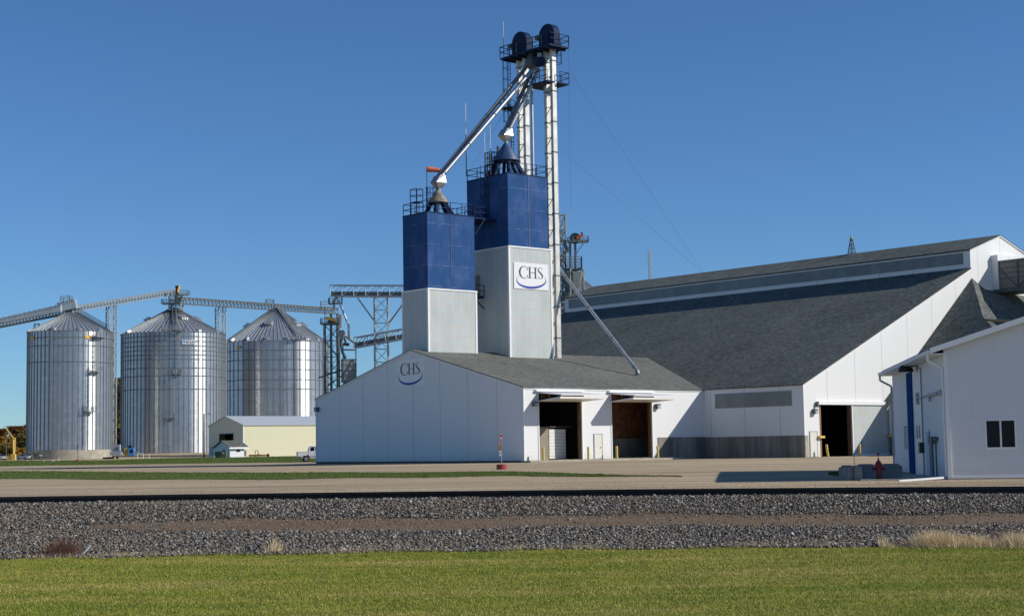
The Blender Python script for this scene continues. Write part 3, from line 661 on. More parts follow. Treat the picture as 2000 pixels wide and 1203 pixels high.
cab = thing('storage_cabinet', 'white ribbed cabinet standing inside the first open door', 'cabinet', ((kx1+kx2)/2, YF+2.3, 0.02))
part(MB().box(kx1, kx2, YF+1.8, YF+2.7, 0.10, kz), 'body', siding('white slatted cabinet', (0.80, 0.78, 0.72), 0.28, 'X', 0, 0, 0.6), cab)
part(MB().box(kx0-.5, kx1-.02, YF+1.85, YF+2.7, 0.02, kz+.15), 'side_panel', plain('brown panel', (0.30, 0.26, 0.20), 0.8), cab)
part(MB().box(kx0-.5, kx2+.7, YF+1.7, YF+2.75, kz+.16, kz+.24), 'top_shelf', plain('dark shelf', (0.12, 0.09, 0.07), 0.8), cab)

# logo lettering ---------------------------------------------------
def stroke(pts, wds, org, U, V, out, th=0.012):
    """flat stroke of varying width through pts in (u,v) units"""
    m = MB(); n = len(pts); L = []; Rr = []
    for i, (x, y) in enumerate(pts):
        a = pts[max(0, i-1)]; b = pts[min(n-1, i+1)]; dx, dy = b[0]-a[0], b[1]-a[1]; l = math.hypot(dx, dy) or 1
        nx, ny = -dy/l*wds[i]/2, dx/l*wds[i]/2; L.append((x+nx, y+ny)); Rr.append((x-nx, y-ny))
    P = lambda q: Vector(org)+Vector(U)*q[0]+Vector(V)*q[1]
    for i in range(n-1): m.prism([P(L[i]), P(L[i+1]), P(Rr[i+1]), P(Rr[i])], Vector(out)*th)
    return m
INK = plain('charcoal lettering', (0.030, 0.032, 0.038), 0.5, var=0.05); LOGOB = plain('logo blue', (0.020, 0.050, 0.33), 0.5, var=0.05)
def arc(cx, cy, rx, ry, a0, a1, n=26): return [(cx+rx*math.cos(R(a0+(a1-a0)*i/n)), cy+ry*math.sin(R(a0+(a1-a0)*i/n))) for i in range(n+1)]
def logo(parent, org, U, V, out, skew=0.0, board=WHITE):
    U, V, out, org = Vector(U), Vector(V), Vector(out), Vector(org)
    part(MB().prism([org, org+U, org+U+V, org+V], out*0.02), 'panel', board, parent)
    o2 = org+out*0.0225
    def S_(name, pts, wds, mat, lift=0.0): part(stroke(pts, wds, o2+out*lift, U, V, out, 0.006), name, mat, parent)
    # C
    c = arc(0.295, 0.635, 0.128, 0.228, 42, 318, 40); wd = [0.014+0.034*max(0, math.sin(math.pi*i/40))**2 for i in range(41)]
    S_('letter', c, wd, INK); S_('serif', [(0.385, 0.80), (0.388, 0.72)], [0.030, 0.006], INK, 0.007); S_('serif', [(0.385, 0.48), (0.390, 0.55)], [0.026, 0.006], INK, 0.007)
    h = MB()
    for x in (0.455, 0.62):
        for part_ in (stroke([(x, 0.43), (x, 0.85)], [0.042, 0.042], o2, U, V, out, 0.006), stroke([(x-.052, 0.84), (x+.052, 0.84)], [0.020, 0.020], o2+out*.001, U, V, out, 0.006), stroke([(x-.052, 0.435), (x+.052, 0.435)], [0.020, 0.020], o2+out*.001, U, V, out, 0.006)):
            i = len(h.v); h.v += part_.v; h.f += [tuple(k+i for k in f) for f in part_.f]
    pb = stroke([(0.47, 0.645), (0.60, 0.645)], [0.022, 0.022], o2+out*.002, U, V, out, 0.006); i = len(h.v); h.v += pb.v; h.f += [tuple(k+i for k in f) for f in pb.f]
    part(h, 'letter', INK, parent)
    s = [(0.812, 0.775), (0.800, 0.835), (0.765, 0.858), (0.725, 0.845), (0.700, 0.80), (0.705, 0.745), (0.735, 0.69), (0.78, 0.635), (0.815, 0.575), (0.822, 0.505), (0.798, 0.445), (0.758, 0.422), (0.715, 0.442), (0.695, 0.53)]
    S_('letter', s, [0.008, 0.016, 0.014, 0.016, 0.026, 0.036, 0.044, 0.048, 0.044, 0.034, 0.022, 0.014, 0.018, 0.008], INK)
    a = arc(0.0, 0.0, 1, 1, 138, 392, 60); tilt = R(6); pts = []; wds = []
    for i, (x, y) in enumerate(a):
        x, y = x*0.425, y*0.29; pts.append((0.50+x*math.cos(tilt)-y*math.sin(tilt)*1.0, 0.36+y*math.cos(tilt)+x*math.sin(tilt)*1.1)); t = i/60; wds.append(0.004+0.088*math.sin(math.pi*min(1, t))**2.2)
    S_('swoosh', pts, wds, LOGOB, -0.003)

# ------------------------------------------------------------------ blue topped hopper bins standing through the shed roof
def hopper_bin(name, label, bx, zs, zt, lowx, skirt, cone_c, cr, ca, cb, cmat, nleg):
    x0, x1, y0, y1 = bx; t = thing(name, label, 'storage bin', ((x0+x1)/2, (y0+y1)/2, 8.6), 'blue topped overhead bins')
    part(MB().box(x0, x1, y0, y1, zs, zt), 'upper_wall', BLUE, t)
    a0, a1, b0, b1 = lowx
    part(MB().box(a0+.04, a1-.04, b0+.04, b1-.04, 8.6, zs), 'lower_wall', FIBRE, t)
    tm = MB(); w_ = 0.20
    for cx, cy in ((a0, b0), (a1, b0), (a0, b1), (a1, b1)):
        sx = w_ if cx == a0 else -w_; sy = w_ if cy == b0 else -w_
        tm.box(min(cx, cx+sx), max(cx, cx+sx), min(cy, cy+sy), max(cy, cy+sy), 8.6, zs-.03)
    part(tm, 'corner_trim', TRIM, t)
    part(MB().box(a0-.03, a1+.03, b0-.03, b1+.03, zs-.16, zs-.03), 'band', TRIM, t)
    part(MB().box(x0-.03, x1+.03, y0-.03, y1+.03, zt-.08, zt+.02), 'roof_edge', BLUE_D, t)
    r = MB().rail([(x0+.05, y0+.05, zt), (x1-.05, y0+.05, zt), (x1-.05, y1-.05, zt), (x0+.05, y1-.05, zt)], 1.07, 0.05, 1.4, 2, True); part(r, 'railing', BLUE_D, t)
    d = part(MB().lathe(cone_c, [(0.22, ca), (cr, cb), (cr, cb-.12)], 28, False, True), 'distributor_cone', cmat, t, 'auto')
    for k in range(nleg):
        an = 2*math.pi*(k+0.35)/nleg; p = Vector(cone_c)+Vector((math.cos(an)*cr*.72, math.sin(an)*cr*.72, cb-.1)); q = Vector(cone_c)+Vector((math.cos(an)*cr*1.55, math.sin(an)*cr*1.45, 0)); q.z = zt
        part(MB().tube(p, q, 0.17, 10), 'downspout', BLUE_D, d, 'auto')
    part(MB().tube(Vector(cone_c)+Vector((0, 0, ca-.1)), Vector(cone_c)+Vector((0, 0, ca+.3)), 0.2, 12), 'inlet', STEEL_D, d, 'auto')
    return t
DUSTC = None
def dust_cone():
    m, n, b = nodes('dusty blue cone'); t = N(n, 'TexCoord'); s = N(n, 'SeparateXYZ'); n.links.new(t.outputs['Object'], s.inputs[0])
    f = math_(n, 'ADD', math_(n, 'MULTIPLY', noise(n, 1.6, 4, ocoord(n)), 0.9), 0.0)
    n.links.new(ramp(n, f, [(0.30, (0.09, 0.09, 0.16)), (0.44, (0.26, 0.205, 0.14)), (0.65, (0.36, 0.28, 0.17))]), b.inputs['Base Color']); b.inputs['Roughness'].default_value = 0.8; return m
BLUE_F = plain('faded blue steel', (0.038, 0.085, 0.20), 0.5, 0.0, 0.25, 1.2)
bin1 = hopper_bin('hopper_bin', 'shorter square bin with blue top and dusty cone, nearest to the gable', (88.14, 93.70, 115.35, 119.15), 15.83, 22.9, (88.05, 93.86, 115.25, 119.3), 0, (90.9, 117.25, 0), 0.98, 25.35, 24.25, dust_cone(), 7)
bin2 = hopper_bin('hopper_bin', 'taller square bin with blue top carrying the logo sign', (96.70, 101.72, 113.9, 120.1), 20.2, 27.2, (96.60, 102.12, 113.8, 120.2), 0, (99.2, 117.0, 0), 1.35, 30.75, 29.1, BLUE_F, 8)
# stairs and caged ladders, doors, small balconies
m = MB().ladder((96.55, 116.9, 22.9), (96.55, 116.9, 28.2), (-1, 0, 0), True, 0.5, 0.05); part(m, 'ladder', BLUE_D, bin2)
m = MB().box(95.5, 96.68, 115.6, 119.0, 22.72, 22.85).rail([(95.5, 115.6, 22.85), (95.5, 119.0, 22.85)], 1.07, 0.05); part(m, 'balcony', BLUE_D, bin2)
def service(x0, x1, ytop, ydeck, cx0, cx1, ctop, yroof, Yp, root):
    a, b = ony(x0, ydeck, Yp), ony(x1, ydeck, Yp); zt_ = ony((x0+x1)/2, ytop, Yp).z; zr_ = yroof; m = MB().box(a.x, b.x, Yp, Yp+1.0, a.z-.1, a.z)
    m.rail([(a.x, Yp, a.z), (b.x, Yp, a.z), (b.x, Yp+1, a.z), (a.x, Yp+1, a.z)], zt_-a.z, 0.055, 1.2, 2, True)
    for x in (a.x, b.x):
        for y in (Yp, Yp+1): m.bar((x, y, zr_), (x, y, a.z-.1), 0.07)
    c, e = ony(cx0, ctop, Yp), ony(cx1, ctop, Yp); m.ladder(((c.x+e.x)/2, Yp+.1, zr_), ((c.x+e.x)/2, Yp+.1, c.z), (0, -1, 0), True, 0.45, 0.045, 0.3, 0.55, 1.1)
    part(m, 'service_platform', BLUE_D, root)
service(961, 970, 297, 319, 953, 961, 298, 27.2, 118.0, bin2)
vq = ony(973, 300, 118.6); part(MB().tube((vq.x, 118.6, 27.2), (vq.x, 118.6, ony(973, 286, 118.6).z), 0.15, 10), 'vent_pipe', STEEL_D, bin2, 'auto')
service(814, 826, 369, 393, 829, 846, 366, 22.9, 118.0, bin1)
m = MB().box(93.72, 95.2, 115.4, 116.4, 22.72, 22.82).rail([(93.75, 115.42, 22.82), (95.2, 115.42, 22.82), (95.2, 116.38, 22.82)], 1.07, 0.055, 0.8).bar((93.8, 115.4, 21.2), (95.0, 115.4, 22.72), 0.1).bar((93.8, 116.35, 21.2), (95.0, 116.35, 22.72), 0.1)
part(m, 'walkway', BLUE_D, bin1)
d_ = part(MB().box(96.5, 96.6, 118.3, 119.2, 15.75, 17.75), 'door', plain('tan door', (0.24, 0.22, 0.17), 0.7), bin2)
m = MB().box(95.2, 96.5, 117.4, 119.3, 15.45, 15.6).rail([(96.5, 117.4, 15.6), (95.2, 117.4, 15.6), (95.2, 119.3, 15.6)], 1.07, 0.055, 1.0).bar((95.3, 117.5, 15.45), (96.55, 117.5, 14.4), 0.08); part(m, 'balcony', BLUE_D, bin2)
part(MB().box(99.25, 99.31, 113.86, 113.9, 20.2, 27.15), 'seam_strip', plain('faded seam', (0.12, 0.14, 0.22), 0.6), bin2)
part(MB().box(90.86, 90.9, 115.31, 115.35, 15.85, 22.85), 'seam_strip', plain('pale seam', (0.10, 0.12, 0.25), 0.6), bin1)
sg = thing('logo_sign', 'white square sign with CHS letters and blue swoosh high on the taller bin', 'sign', (99.4, 113.8, 16.12), 'company logo signs')
logo(sg, (97.2, 113.795, 16.12), (4.38, 0, 0), (0, 0, 2.52), (0, -1, 0))
gy0, gy1 = onx(775, 730, XG).y, onx(829.5, 730, XG).y; gz0, gz1 = 6.86, 9.25
sg2 = thing('logo_sign', 'pale square sign with CHS letters and blue swoosh on the shaded shed gable', 'sign', (XG-.02, (gy0+gy1)/2, gz0), 'company logo signs')
logo(sg2, (XG-0.004, gy0, gz0), (0, gy1-gy0, 0), (0, 0, gz1-gz0), (-1, 0, 0))

# ------------------------------------------------------------------ bucket elevators, head platform, spouts
ELX0, ELX1 = 103.05, 103.58
LEGM = plain('weathered leg casing', (0.60, 0.59, 0.54), 0.45, 0.30, .16, 1.3)
def casing_bands(m, x0, x1, y0, y1, z0, z1, step):
    z = z0
    while z < z1: m.box(x0-.05, x1+.05, y0-.05, y1+.05, z, z+.09); z += step
    return m
el = []
ZP = 40.45
for nm, lab, ya, yb, zh, z0 in (('bucket_elevator', 'nearer bucket elevator with two bright square legs rising to a navy head', 114.30, 115.25, 42.85, 9.4), ('bucket_elevator', 'farther bucket elevator behind the taller bin with a navy rounded head', 118.45, 119.40, 42.95, 9.4)):
    e = thing(nm, lab, 'elevator', ((ELX0+ELX1)/2, (ya+yb)/2, z0), 'bucket elevators'); el.append(e)
    for y in (ya, yb):
        lg = part(MB().box(ELX0, ELX1, y, y+0.36, z0 if y < 118 else 20.0, ZP), 'leg_casing', LEGM, e)
        part(casing_bands(MB(), ELX0, ELX1, y, y+.36, 11.6 if y < 118 else 21, ZP-1, 3.05), 'flange', STEEL_D, lg)
    st = MB(); z = 13.1
    while z < ZP-2:
        st.bar((ELX0, ya+.2, z), (ELX0, yb+.2, z+.0), 0.06); st.bar((ELX0, ya+.2, z+.1), (ELX0, yb+.2, z-0.9), 0.05); z += 3.05
    part(st, 'tie_brace', STEEL_D, e)
    yc = (ya+yb+.36)/2; pr = [(0, yc-1.15, ZP+.1), (0, yc+1.15, ZP+.1), (0, yc+1.15, zh-1.15)]+[(0, yc+1.15*math.cos(R(a)), zh-1.15+1.15*math.sin(R(a))) for a in range(15, 180, 15)]+[(0, yc-1.15, zh-1.15)]
    hd = part(MB().prism([(ELX0-.12, y, z) for _, y, z in pr], (0.78, 0, 0)), 'head_housing', BLUE_D, e)
    part(MB().box(ELX1+.2, ELX1+.75, yc-.3, yc+.5, ZP+.9, ZP+1.45).tube((ELX1+.75, yc+.1, ZP+1.75), (ELX1+.15, yc+.1, ZP+1.75), 0.22, 10), 'drive_motor', BLUE_D, hd)
    part(MB().box(ELX0-.55, ELX0-.15, yc+.9, yc+1.3, ZP+1.0, ZP+1.35), 'gear_box', STEEL_D, hd)
pf = thing('elevator_platform', 'long navy steel platform with railings around both elevator heads at the top', 'platform', (103.1, 117, ZP-.25))
part(MB().box(101.85, 104.4, 113.3, 120.85, ZP-.22, ZP-.05), 'deck', BLUE_D, pf)
part(MB().rail([(101.85, 113.3, ZP), (104.4, 113.3, ZP), (104.4, 120.85, ZP), (101.85, 120.85, ZP)], 1.07, 0.06, 1.25, 2, True), 'railing', BLUE_D, pf)
bm = MB()
for y in np.arange(113.8, 120.8, 1.1): bm.bar((101.85, y, ZP-.32), (104.4, y, ZP-.32), 0.1, 0.2)
part(bm, 'floor_beam', BLUE_D, pf)
part(MB().ladder((104.3, 115.2, ZP-4.3), (104.3, 115.2, ZP+.8), (0.3, -1, 0), True, 0.45, 0.045, 0.35, 0.9, 2.9), 'ladder', BLUE_D, pf)
Z2 = 36.9
pf2 = thing('rest_platform', 'smaller navy platform hanging around the elevator legs below the head platform', 'platform', (103.4, 115.5, Z2))
part(MB().box(102.0, ELX0-.06, 113.9, 117.3, Z2-.14, Z2).box(ELX1+.06, 104.9, 113.9, 117.3, Z2-.14, Z2).box(ELX0-.06, ELX1+.06, 116, 117.3, Z2-.14, Z2), 'deck', BLUE_D, pf2)
part(MB().rail([(103.7, 113.9, Z2), (104.9, 113.9, Z2), (104.9, 117.3, Z2), (102.0, 117.3, Z2), (102.0, 113.9, Z2)], 1.07, 0.055, 1.2, 2), 'railing', BLUE_D, pf2)
pf3 = thing('rest_platform', 'narrow navy platform left of the farther elevator legs', 'platform', (103.0, 120.6, 35.4))
part(MB().box(102.2, 104.2, 119.95, 121.4, 35.25, 35.4).rail([(102.2, 119.95, 35.4), (102.2, 121.4, 35.4), (104.2, 121.4, 35.4)], 1.07, 0.05), 'deck', BLUE_D, pf3)
cl = thing('caged_ladder', 'tall navy caged ladder left of the farther elevator legs', 'ladder', (103, 120.6, 27))
part(MB().ladder((102.9, 120.3, 20), (102.9, 120.3, 33), (-0.4, 1, 0), True, 0.5, 0.045, 0.35, 1.1, 2), 'ladder', BLUE_D, cl)
part(MB().ladder((102.9, 120.7, 33), (102.9, 120.7, ZP), (-0.4, 1, 0), True, 0.5, 0.045, 0.35, 1.1, 1), 'ladder', BLUE_D, cl)
def px_at(x, y, Y): return ony(x, y, Y)
dist = thing('distributor', 'round grey distributor with a navy valve box under the head platform', 'distributor', px_at(1037, 140, 117.0))
c = px_at(1037, 128, 117.0)
part(MB().lathe(c, [(0.2, 1.6), (0.28, 0.9), (0.62, 0.35), (0.66, 0.0), (0.4, -0.3)], 18, True, True), 'bowl', STEEL_D, dist, 'auto')
v = px_at(1056, 124, 115.6); part(MB().tube(v+Vector((-.1, 0.0, .55)), v+Vector((-.1, 0, -.3)), 0.42, 10), 'valve_box', BLUE_D, dist)
part(MB().tube(px_at(1054, 105, 115.6), px_at(1053, 122, 115.6), 0.24, 10), 'inlet_pipe', GALV, dist, 'auto')
SPD = plain('shaded spout steel', (0.22, 0.24, 0.25), 0.55, 0.3, .2, 1.5)  # darker copy of the spout steel; the neighbouring spout's shade is put into its colour
def spout(label, p, q, r, mat=GALV):
    s_ = thing('spout_pipe', label, 'pipe', p, 'inclined metal spout pipes'); p, q = Vector(p), Vector(q); d = (q-p)
    pp = part(MB().tube(p, q, r, 14), 'pipe', mat, s_, 'auto'); f = MB()
    for k in (0.18, 0.45, 0.72, 0.97): f.tube(p+d*k-d.normalized()*.04, p+d*k+d.normalized()*.04, r+.035, 14)
    part(f, 'flange', STEEL_D, pp); return s_
t1 = Vector((91.0, 117.25, 26.35)); t2 = Vector((99.2, 117.0, 31.75))
spout('darker left spout of the long pair slanting down to the shorter bin', px_at(1026, 134, 117.6), t1+Vector((0.05, .22, .35)), 0.20, SPD)
spout('brighter spout of the long pair slanting down to the shorter bin', px_at(1046, 130, 116.4), t1+Vector((.15, -.22, .35)), 0.20)
spout('darker steep spout running down to the cone of the taller bin', px_at(1040, 138, 117.3), t2+Vector((.05, .22, .3)), 0.20, SPD)
spout('brighter steep spout running down to the cone of the taller bin', px_at(1053, 136, 116.2), t2+Vector((.25, -.18, .3)), 0.20)
for c, lab, s_ in ((t1, 'bright two way transition box on top of the dusty cone', 1), (t2, 'grey two way transition box on top of the blue cone', 1.0)):
    tb = thing('transition_box', lab, 'chute', c-Vector((0, 0, .7)))
    part(MB().hexa([c+Vector(v) for v in ((-.25, -.25, -.75), (.25, -.25, -.75), (.25, .25, -.75), (-.25, .25, -.75), (-.60, -.45, -.25), (.50, -.55, -.25), (.45, .55, -.25), (-.60, .55, -.25))]).hexa([c+Vector(v) for v in ((-.60, -.45, -.25), (.50, -.55, -.25), (.45, .55, -.25), (-.60, .55, -.25), (-.15, -.48, .45), (.45, -.45, .45), (.40, .48, .45), (-.15, .48, .45))]), 'body', GALV, tb)
    part(MB().tube(c+Vector((0, 0, -1.05)), c+Vector((0, 0, -.72)), 0.22, 12), 'outlet', GALV_D, tb, 'auto')
# vertical pipe beside the farther elevator, long floor spout
vp = thing('vertical_pipe', 'slim galvanised pipe standing between the two elevators behind the taller bin', 'pipe', (103.3, 117.2, 20))
a = onx(1039, 330, 103.3); b = onx(1038, 172, 103.3); vy = b.y
part(MB().tube((103.3, vy, 20), (103.3, vy, b.z), 0.17, 12), 'pipe', GALV, vp, 'auto'); part(MB().tube((103.3, vy, b.z), px_at(1052, 125, 116), 0.17, 12), 'pipe', GALV, vp, 'auto')
lp = Vector((103.9, 115.9, 19.6)); lq = Vector((105.75, 106.15, 8.15))
ls = spout('long slim spout from the elevator down to the shed roof', lp, lq, 0.17)
part(MB().tube(lq, lq+Vector((0.02, -0.12, -.35)), 0.20, 12).tube(lq+Vector((0, 0, -.05)), Vector((105.7, 106.3, 7.5)), 0.12, 10), 'elbow', GALV_D, ls, 'auto')
part(MB().box(105.35, 106.15, 105.95, 106.65, 7.47, 7.60), 'base_plate', BLUE, ls)
# antennas, windsock, wires
def mast(x, y0, y1, plane, r, label, mat=STEEL_D, nm='antenna'):
    a = px_at(x, y1, plane); b = px_at(x, y0, plane); a2 = Vector((a.x, a.y, a.z)); s_ = thing(nm, label, 'antenna', a2)
    L = b.z-a.z; part(MB().tube(a2, a2+Vector((0, 0, L*0.55)), r, 8), 'mast', mat, s_); part(MB().tube(a2+Vector((0, 0, L*0.55)), a2+Vector((0, 0, L)), r*0.6, 8), 'whip', WHITE, s_); return s_
mast(984, 42, 112, 120.8, 0.035, 'white whip antenna on the left corner of the head platform')
mast(911, 196, 345, 120.0, 0.05, 'tall whip antenna on the far left corner of the taller bin')
mast(947.5, 260, 345, 117.5, 0.045, 'left one of two thin dark masts on the taller bin roof')
mast(958.5, 246, 345, 116.8, 0.045, 'right one of two thin dark masts on the taller bin roof')
ws = thing('windsock', 'orange windsock flying on a thin pole above the shorter bin', 'windsock', (89.0, 118.6, 24.5))
a = ony(833.5, 331, 118.6); part(MB().tube((a.x, 118.6, 22.9), (a.x, 118.6, a.z+.25), 0.035, 6), 'pole', STEEL_D, ws)
dx = RV*0.93+Vector((0, 0, -0.02)); prof = [(0.0, 0.27), (0.25, 0.27), (0.9, 0.23), (1.25, 0.19), (1.5, 0.11), (1.68, 0.06)]; m = MB()
for (u, r1), (u2, r2) in zip(prof[:-1], prof[1:]):
    sag = lambda q: Vector((0, 0, -0.16*(q/1.6)**2)); m.tube(a+dx*u+sag(u), a+dx*u2+sag(u2), r1, 14, r2, False)
part(m, 'sock', plain('faded orange cloth', (0.82, 0.22, 0.11), 0.8, var=0.25, scale=5), ws, 'auto'); part(MB().tube(a-dx*.02, a+dx*.04, 0.285, 14, None, False), 'hoop', RED, ws)
WIRE = plain('steel wire', (0.10, 0.12, 0.15), 0.5)
def wire(label, pts, r=0.012): single(MB().path(pts, r, 5), 'guy_wire', WIRE, label, 'wire', 'thin guy wires')
wire('thin guy wire from the head platform sloping right to the barn ridge', [Vector((104.4, 113.4, 38.2)), Vector((134.75, 122.0, 18.2))], 0.009)
wire('thin guy wire ending low on the barn roof', [Vector((103.6, 114.3, 30.5)), Vector((126.0, 109.0, 14.1))], 0.009)
wire('thin vertical cable hanging beside the bright elevator leg', [Vector((104.4, 113.35, ZP)), Vector((104.3, 113.35, 24))], 0.010)
wire('thin stay wire from the elevator to the left corner of the taller bin', [Vector((102.9, 119.0, 37.5)), Vector((96.9, 119.9, 28.2))], 0.012)

# ------------------------------------------------------------------ big fertiliser barn
XM, ZM0, ZM1, XRg, ZRg = 134.75, 17.87, 19.75, 140.07, 21.51; YE = 147.9; XF = 2*XRg-XB
barn = thing('storage_barn', 'huge white sided barn with steep dark shingle roof and long raised skylight strip', 'barn', (XRg, 118, -.16))
gw = MB()
wall_poly(gw, [(XB, YB, -.16), (110.85, YB, -.16), (110.85, YB, 4.45), (XB, YB, 4.45)], (0, -1, 0))
wall_poly(gw, [(115.2, YB, -.16), (XF, YB, -.16), (XF, YB, 4.45), (115.2, YB, 4.45)], (0, -1, 0))
XM2 = 2*XRg-XM
wall_poly(gw, [(XB, YB, 4.451), (XF, YB, 4.451), (XF, YB, 6.17), (XM2, YB, ZM0), (XM2, YB, ZM1), (XRg, YB, ZRg), (XM, YB, ZM1), (XM, YB, ZM0), (XB, YB, 6.17)], (0, -1, 0))
part(gw, 'gable_wall', WALL_BARN, barn)
part(wall_poly(MB(), [(XB, YE, -.16), (XF, YE, -.16), (XF, YE, 6.17), (XM2, YE, ZM0), (XM2, YE, ZM1), (XRg, YE, ZRg), (XM, YE, ZM1), (XM, YE, ZM0), (XB, YE, 6.17)], (0, 1, 0)), 'rear_wall', WALL_BARN, barn)
sw = MB().box(XB, XB+.15, YB+.155, YF+.12, 1.76, 6.15).box(XB, XB+.15, YK+.02, YE-.16, 1.76, 6.15); part(sw, 'side_wall', WALL_BARN_L, barn)
part(MB().box(XF-.15, XF, YB+.155, YE-.16, -.2, 6.15), 'side_wall', WALL_BARN_L, barn)
part(MB().box(XB-.05, XB+.15, YB-.0, YF-.065, -.30, 1.755).box(XB-.05, XB+.15, YK+.02, YE, -.3, 1.755), 'concrete_wall', CONC_D, barn)
part(MB().box(XB, 109.05, YB-.05, YB-.001, -.2, 1.755), 'concrete_end', CONC, barn)
part(MB().box(XB-.04, XB+.10, YB-.04, YB+.1, 1.757, 6.15), 'corner_trim', TRIM, barn)
part(MB().box(XB-.035, XB, 89.96, 98.95, 4.40, 5.65), 'skylight_strip', SKYL, barn)
part(MB().box(XB-.05, XB-.001, 89.90, 99.01, 5.65, 5.70).box(XB-.05, XB-.001, 89.90, 99.01, 4.35, 4.40), 'strip_trim', GREYM, barn)
rf = MB()
zb = lambda x: 6.17+(x-XB)*BS
rf.prism([(XB-.18, YB-.10, zb(XB-.18)), (XM+.0, YB-.10, zb(XM)), (XM, YE+.1, zb(XM)), (XB-.18, YE+.1, zb(XB-.18))], (0, 0, .10))
rf.prism([(XF+.18, YB-.10, zb(XB-.18)), (XM2, YB-.10, zb(XM)), (XM2, YE+.1, zb(XM)), (XF+.18, YE+.1, zb(XB-.18))][::-1], (0, 0, .10))
part(rf, 'main_roof', SHINGLE_B, barn)
ms = (ZRg-ZM1)/(XRg-XM); rf = MB()
for s_ in (1, -1):
    X_ = lambda x: XRg-s_*(XRg-x)
    rf.prism([(X_(XM-.16), YB-.10, ZM1-.16*ms), (XRg, YB-.10, ZRg), (XRg, YE+.1, ZRg), (X_(XM-.16), YE+.1, ZM1-.16*ms)][::s_], (0, 0, .10))
part(rf, 'monitor_roof', SHINGLE_B, barn)
part(MB().box(XM, XM+.15, YB+.155, YE-.16, ZM0-.1, ZM1-.08).box(XM2-.15, XM2, YB+.155, YE-.16, ZM0-.1, ZM1-.08), 'monitor_wall', WALL_BARN_L, barn)
part(MB().box(XM-.04, XM, 89.45, 147.15, 18.38, 19.52), 'monitor_skylight', SKYL, barn)
m = MB().box(XM-.06, XM, 89.4, 147.2, 19.52, 19.58).box(XM-.06, XM, 89.4, 147.2, 18.32, 18.38)
for y in np.arange(91.2, 146.5, 4.02): m.box(XM-.05, XM-.0, y, y+.05, ZM0+.03, 18.32)
part(m, 'monitor_trim', TRIM, barn)
rk = MB()
for a, b in (((XB-.15, zb(XB-.15)), (XM, ZM0)), ((XM-.1, ZM1-.02), (XRg, ZRg)), ((XRg, ZRg), (XM2+.1, ZM1-.02)), ((XM2, ZM0), (XF+.15, zb(XB-.15)))):
    rk.bar((a[0], YB-.07, a[1]-.03), (b[0], YB-.07, b[1]-.03), 0.06, 0.14)
part(rk, 'rake_trim', TRIM, barn)
bd = part(MB().box(115.10, 120.62, YB-.16, YB-.07, -.12, 4.40), 'sliding_door', FIBRE, barn)
part(MB().box(115.05, 115.18, YB-.19, YB-.06, -.12, 4.42).box(115.1, 120.62, YB-.18, YB-.165, -.12, .06), 'door_edge', TRIM, bd)
part(MB().box(110.3, 120.9, YB-.30, YB-.0, 4.42, 4.72), 'door_track', TRIM, barn)
part(MB().box(110.15, 110.3, YB-.32, YB-.0, 4.25, 4.65), 'track_end', STEEL_D, barn)
part(MB().box(110.70, 110.86, YB-.03, YB+.3, -.14, 4.42), 'wood_jamb', plain('orange brown wood', (0.33, 0.17, 0.075), 0.8, var=.2), barn)
part(MB().box(114.93, 115.10, YB-.03, YB+.3, -.14, 4.42), 'wood_jamb', WOOD, barn)
part(MB().box(110.3, 110.98, YB-.32, YB-.05, 1.50, 1.70), 'door_stop', YEL, barn)
part(MB().box(109.30, 110.22, YB-.055, YB-.0, -.1, 2.05), 'side_door', DOORW, barn)
part(MB().box(109.23, 109.3, YB-.07, YB-.0, -.14, 2.12).box(110.22, 110.29, YB-.07, YB-.0, -.14, 2.12).box(109.3, 110.22, YB-.07, YB, 2.05, 2.12), 'door_frame', GREYM, barn)
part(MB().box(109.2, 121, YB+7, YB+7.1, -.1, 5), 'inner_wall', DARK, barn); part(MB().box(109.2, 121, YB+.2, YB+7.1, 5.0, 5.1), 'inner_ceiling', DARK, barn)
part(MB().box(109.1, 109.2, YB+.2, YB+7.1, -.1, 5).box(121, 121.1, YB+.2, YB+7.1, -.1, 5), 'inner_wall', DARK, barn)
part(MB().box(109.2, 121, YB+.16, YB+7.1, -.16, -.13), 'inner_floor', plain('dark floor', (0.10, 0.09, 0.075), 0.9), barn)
for i, (a, b, lab) in enumerate(((111.6, 112.7, 'pale bag stack inside the barn doorway, left one'), (113.1, 114.4, 'pale crate inside the barn doorway, right one'))):
    single(MB().box(a, b, YB+5.2, YB+6.2, -.13, 1.0+.2*i).box(a+.05, b-.05, YB+5.17, YB+5.2, -.05, .4), 'crate', plain('dim crate %d' % i, (0.25, 0.26, 0.27), 0.8), lab, 'crate', 'crates inside the barn')
mt = thing('beacon_mast', 'small green tapered lattice mast on the barn ridge', 'mast', (XRg, 107, ZRg))
m = MB(); 
for a in range(4):
    c0 = Vector((XRg+.45*math.cos(a*math.pi/2+.6), 107+.45*math.sin(a*math.pi/2+.6), ZRg)); c1 = Vector((XRg+.10*math.cos(a*math.pi/2+.6), 107+.10*math.sin(a*math.pi/2+.6), ZRg+1.75)); m.bar(c0, c1, .06)
    c2 = Vector((XRg+.45*math.cos((a+1)*math.pi/2+.6), 107+.45*math.sin((a+1)*math.pi/2+.6), ZRg)); c3 = Vector((XRg+.10*math.cos((a+1)*math.pi/2+.6), 107+.10*math.sin((a+1)*math.pi/2+.6), ZRg+1.75))
    for k in (0.1, 0.4, 0.7): m.bar(c0.lerp(c1, k), c2.lerp(c3, k), .045); m.bar(c0.lerp(c1, k), c2.lerp(c3, min(1, k+.3)), .035)
part(m, 'frame', GREEN, mt); part(MB().tube((XRg, 107, ZRg+1.75), (XRg, 107, ZRg+2.0), 0.13, 10), 'lamp', YEL, mt)
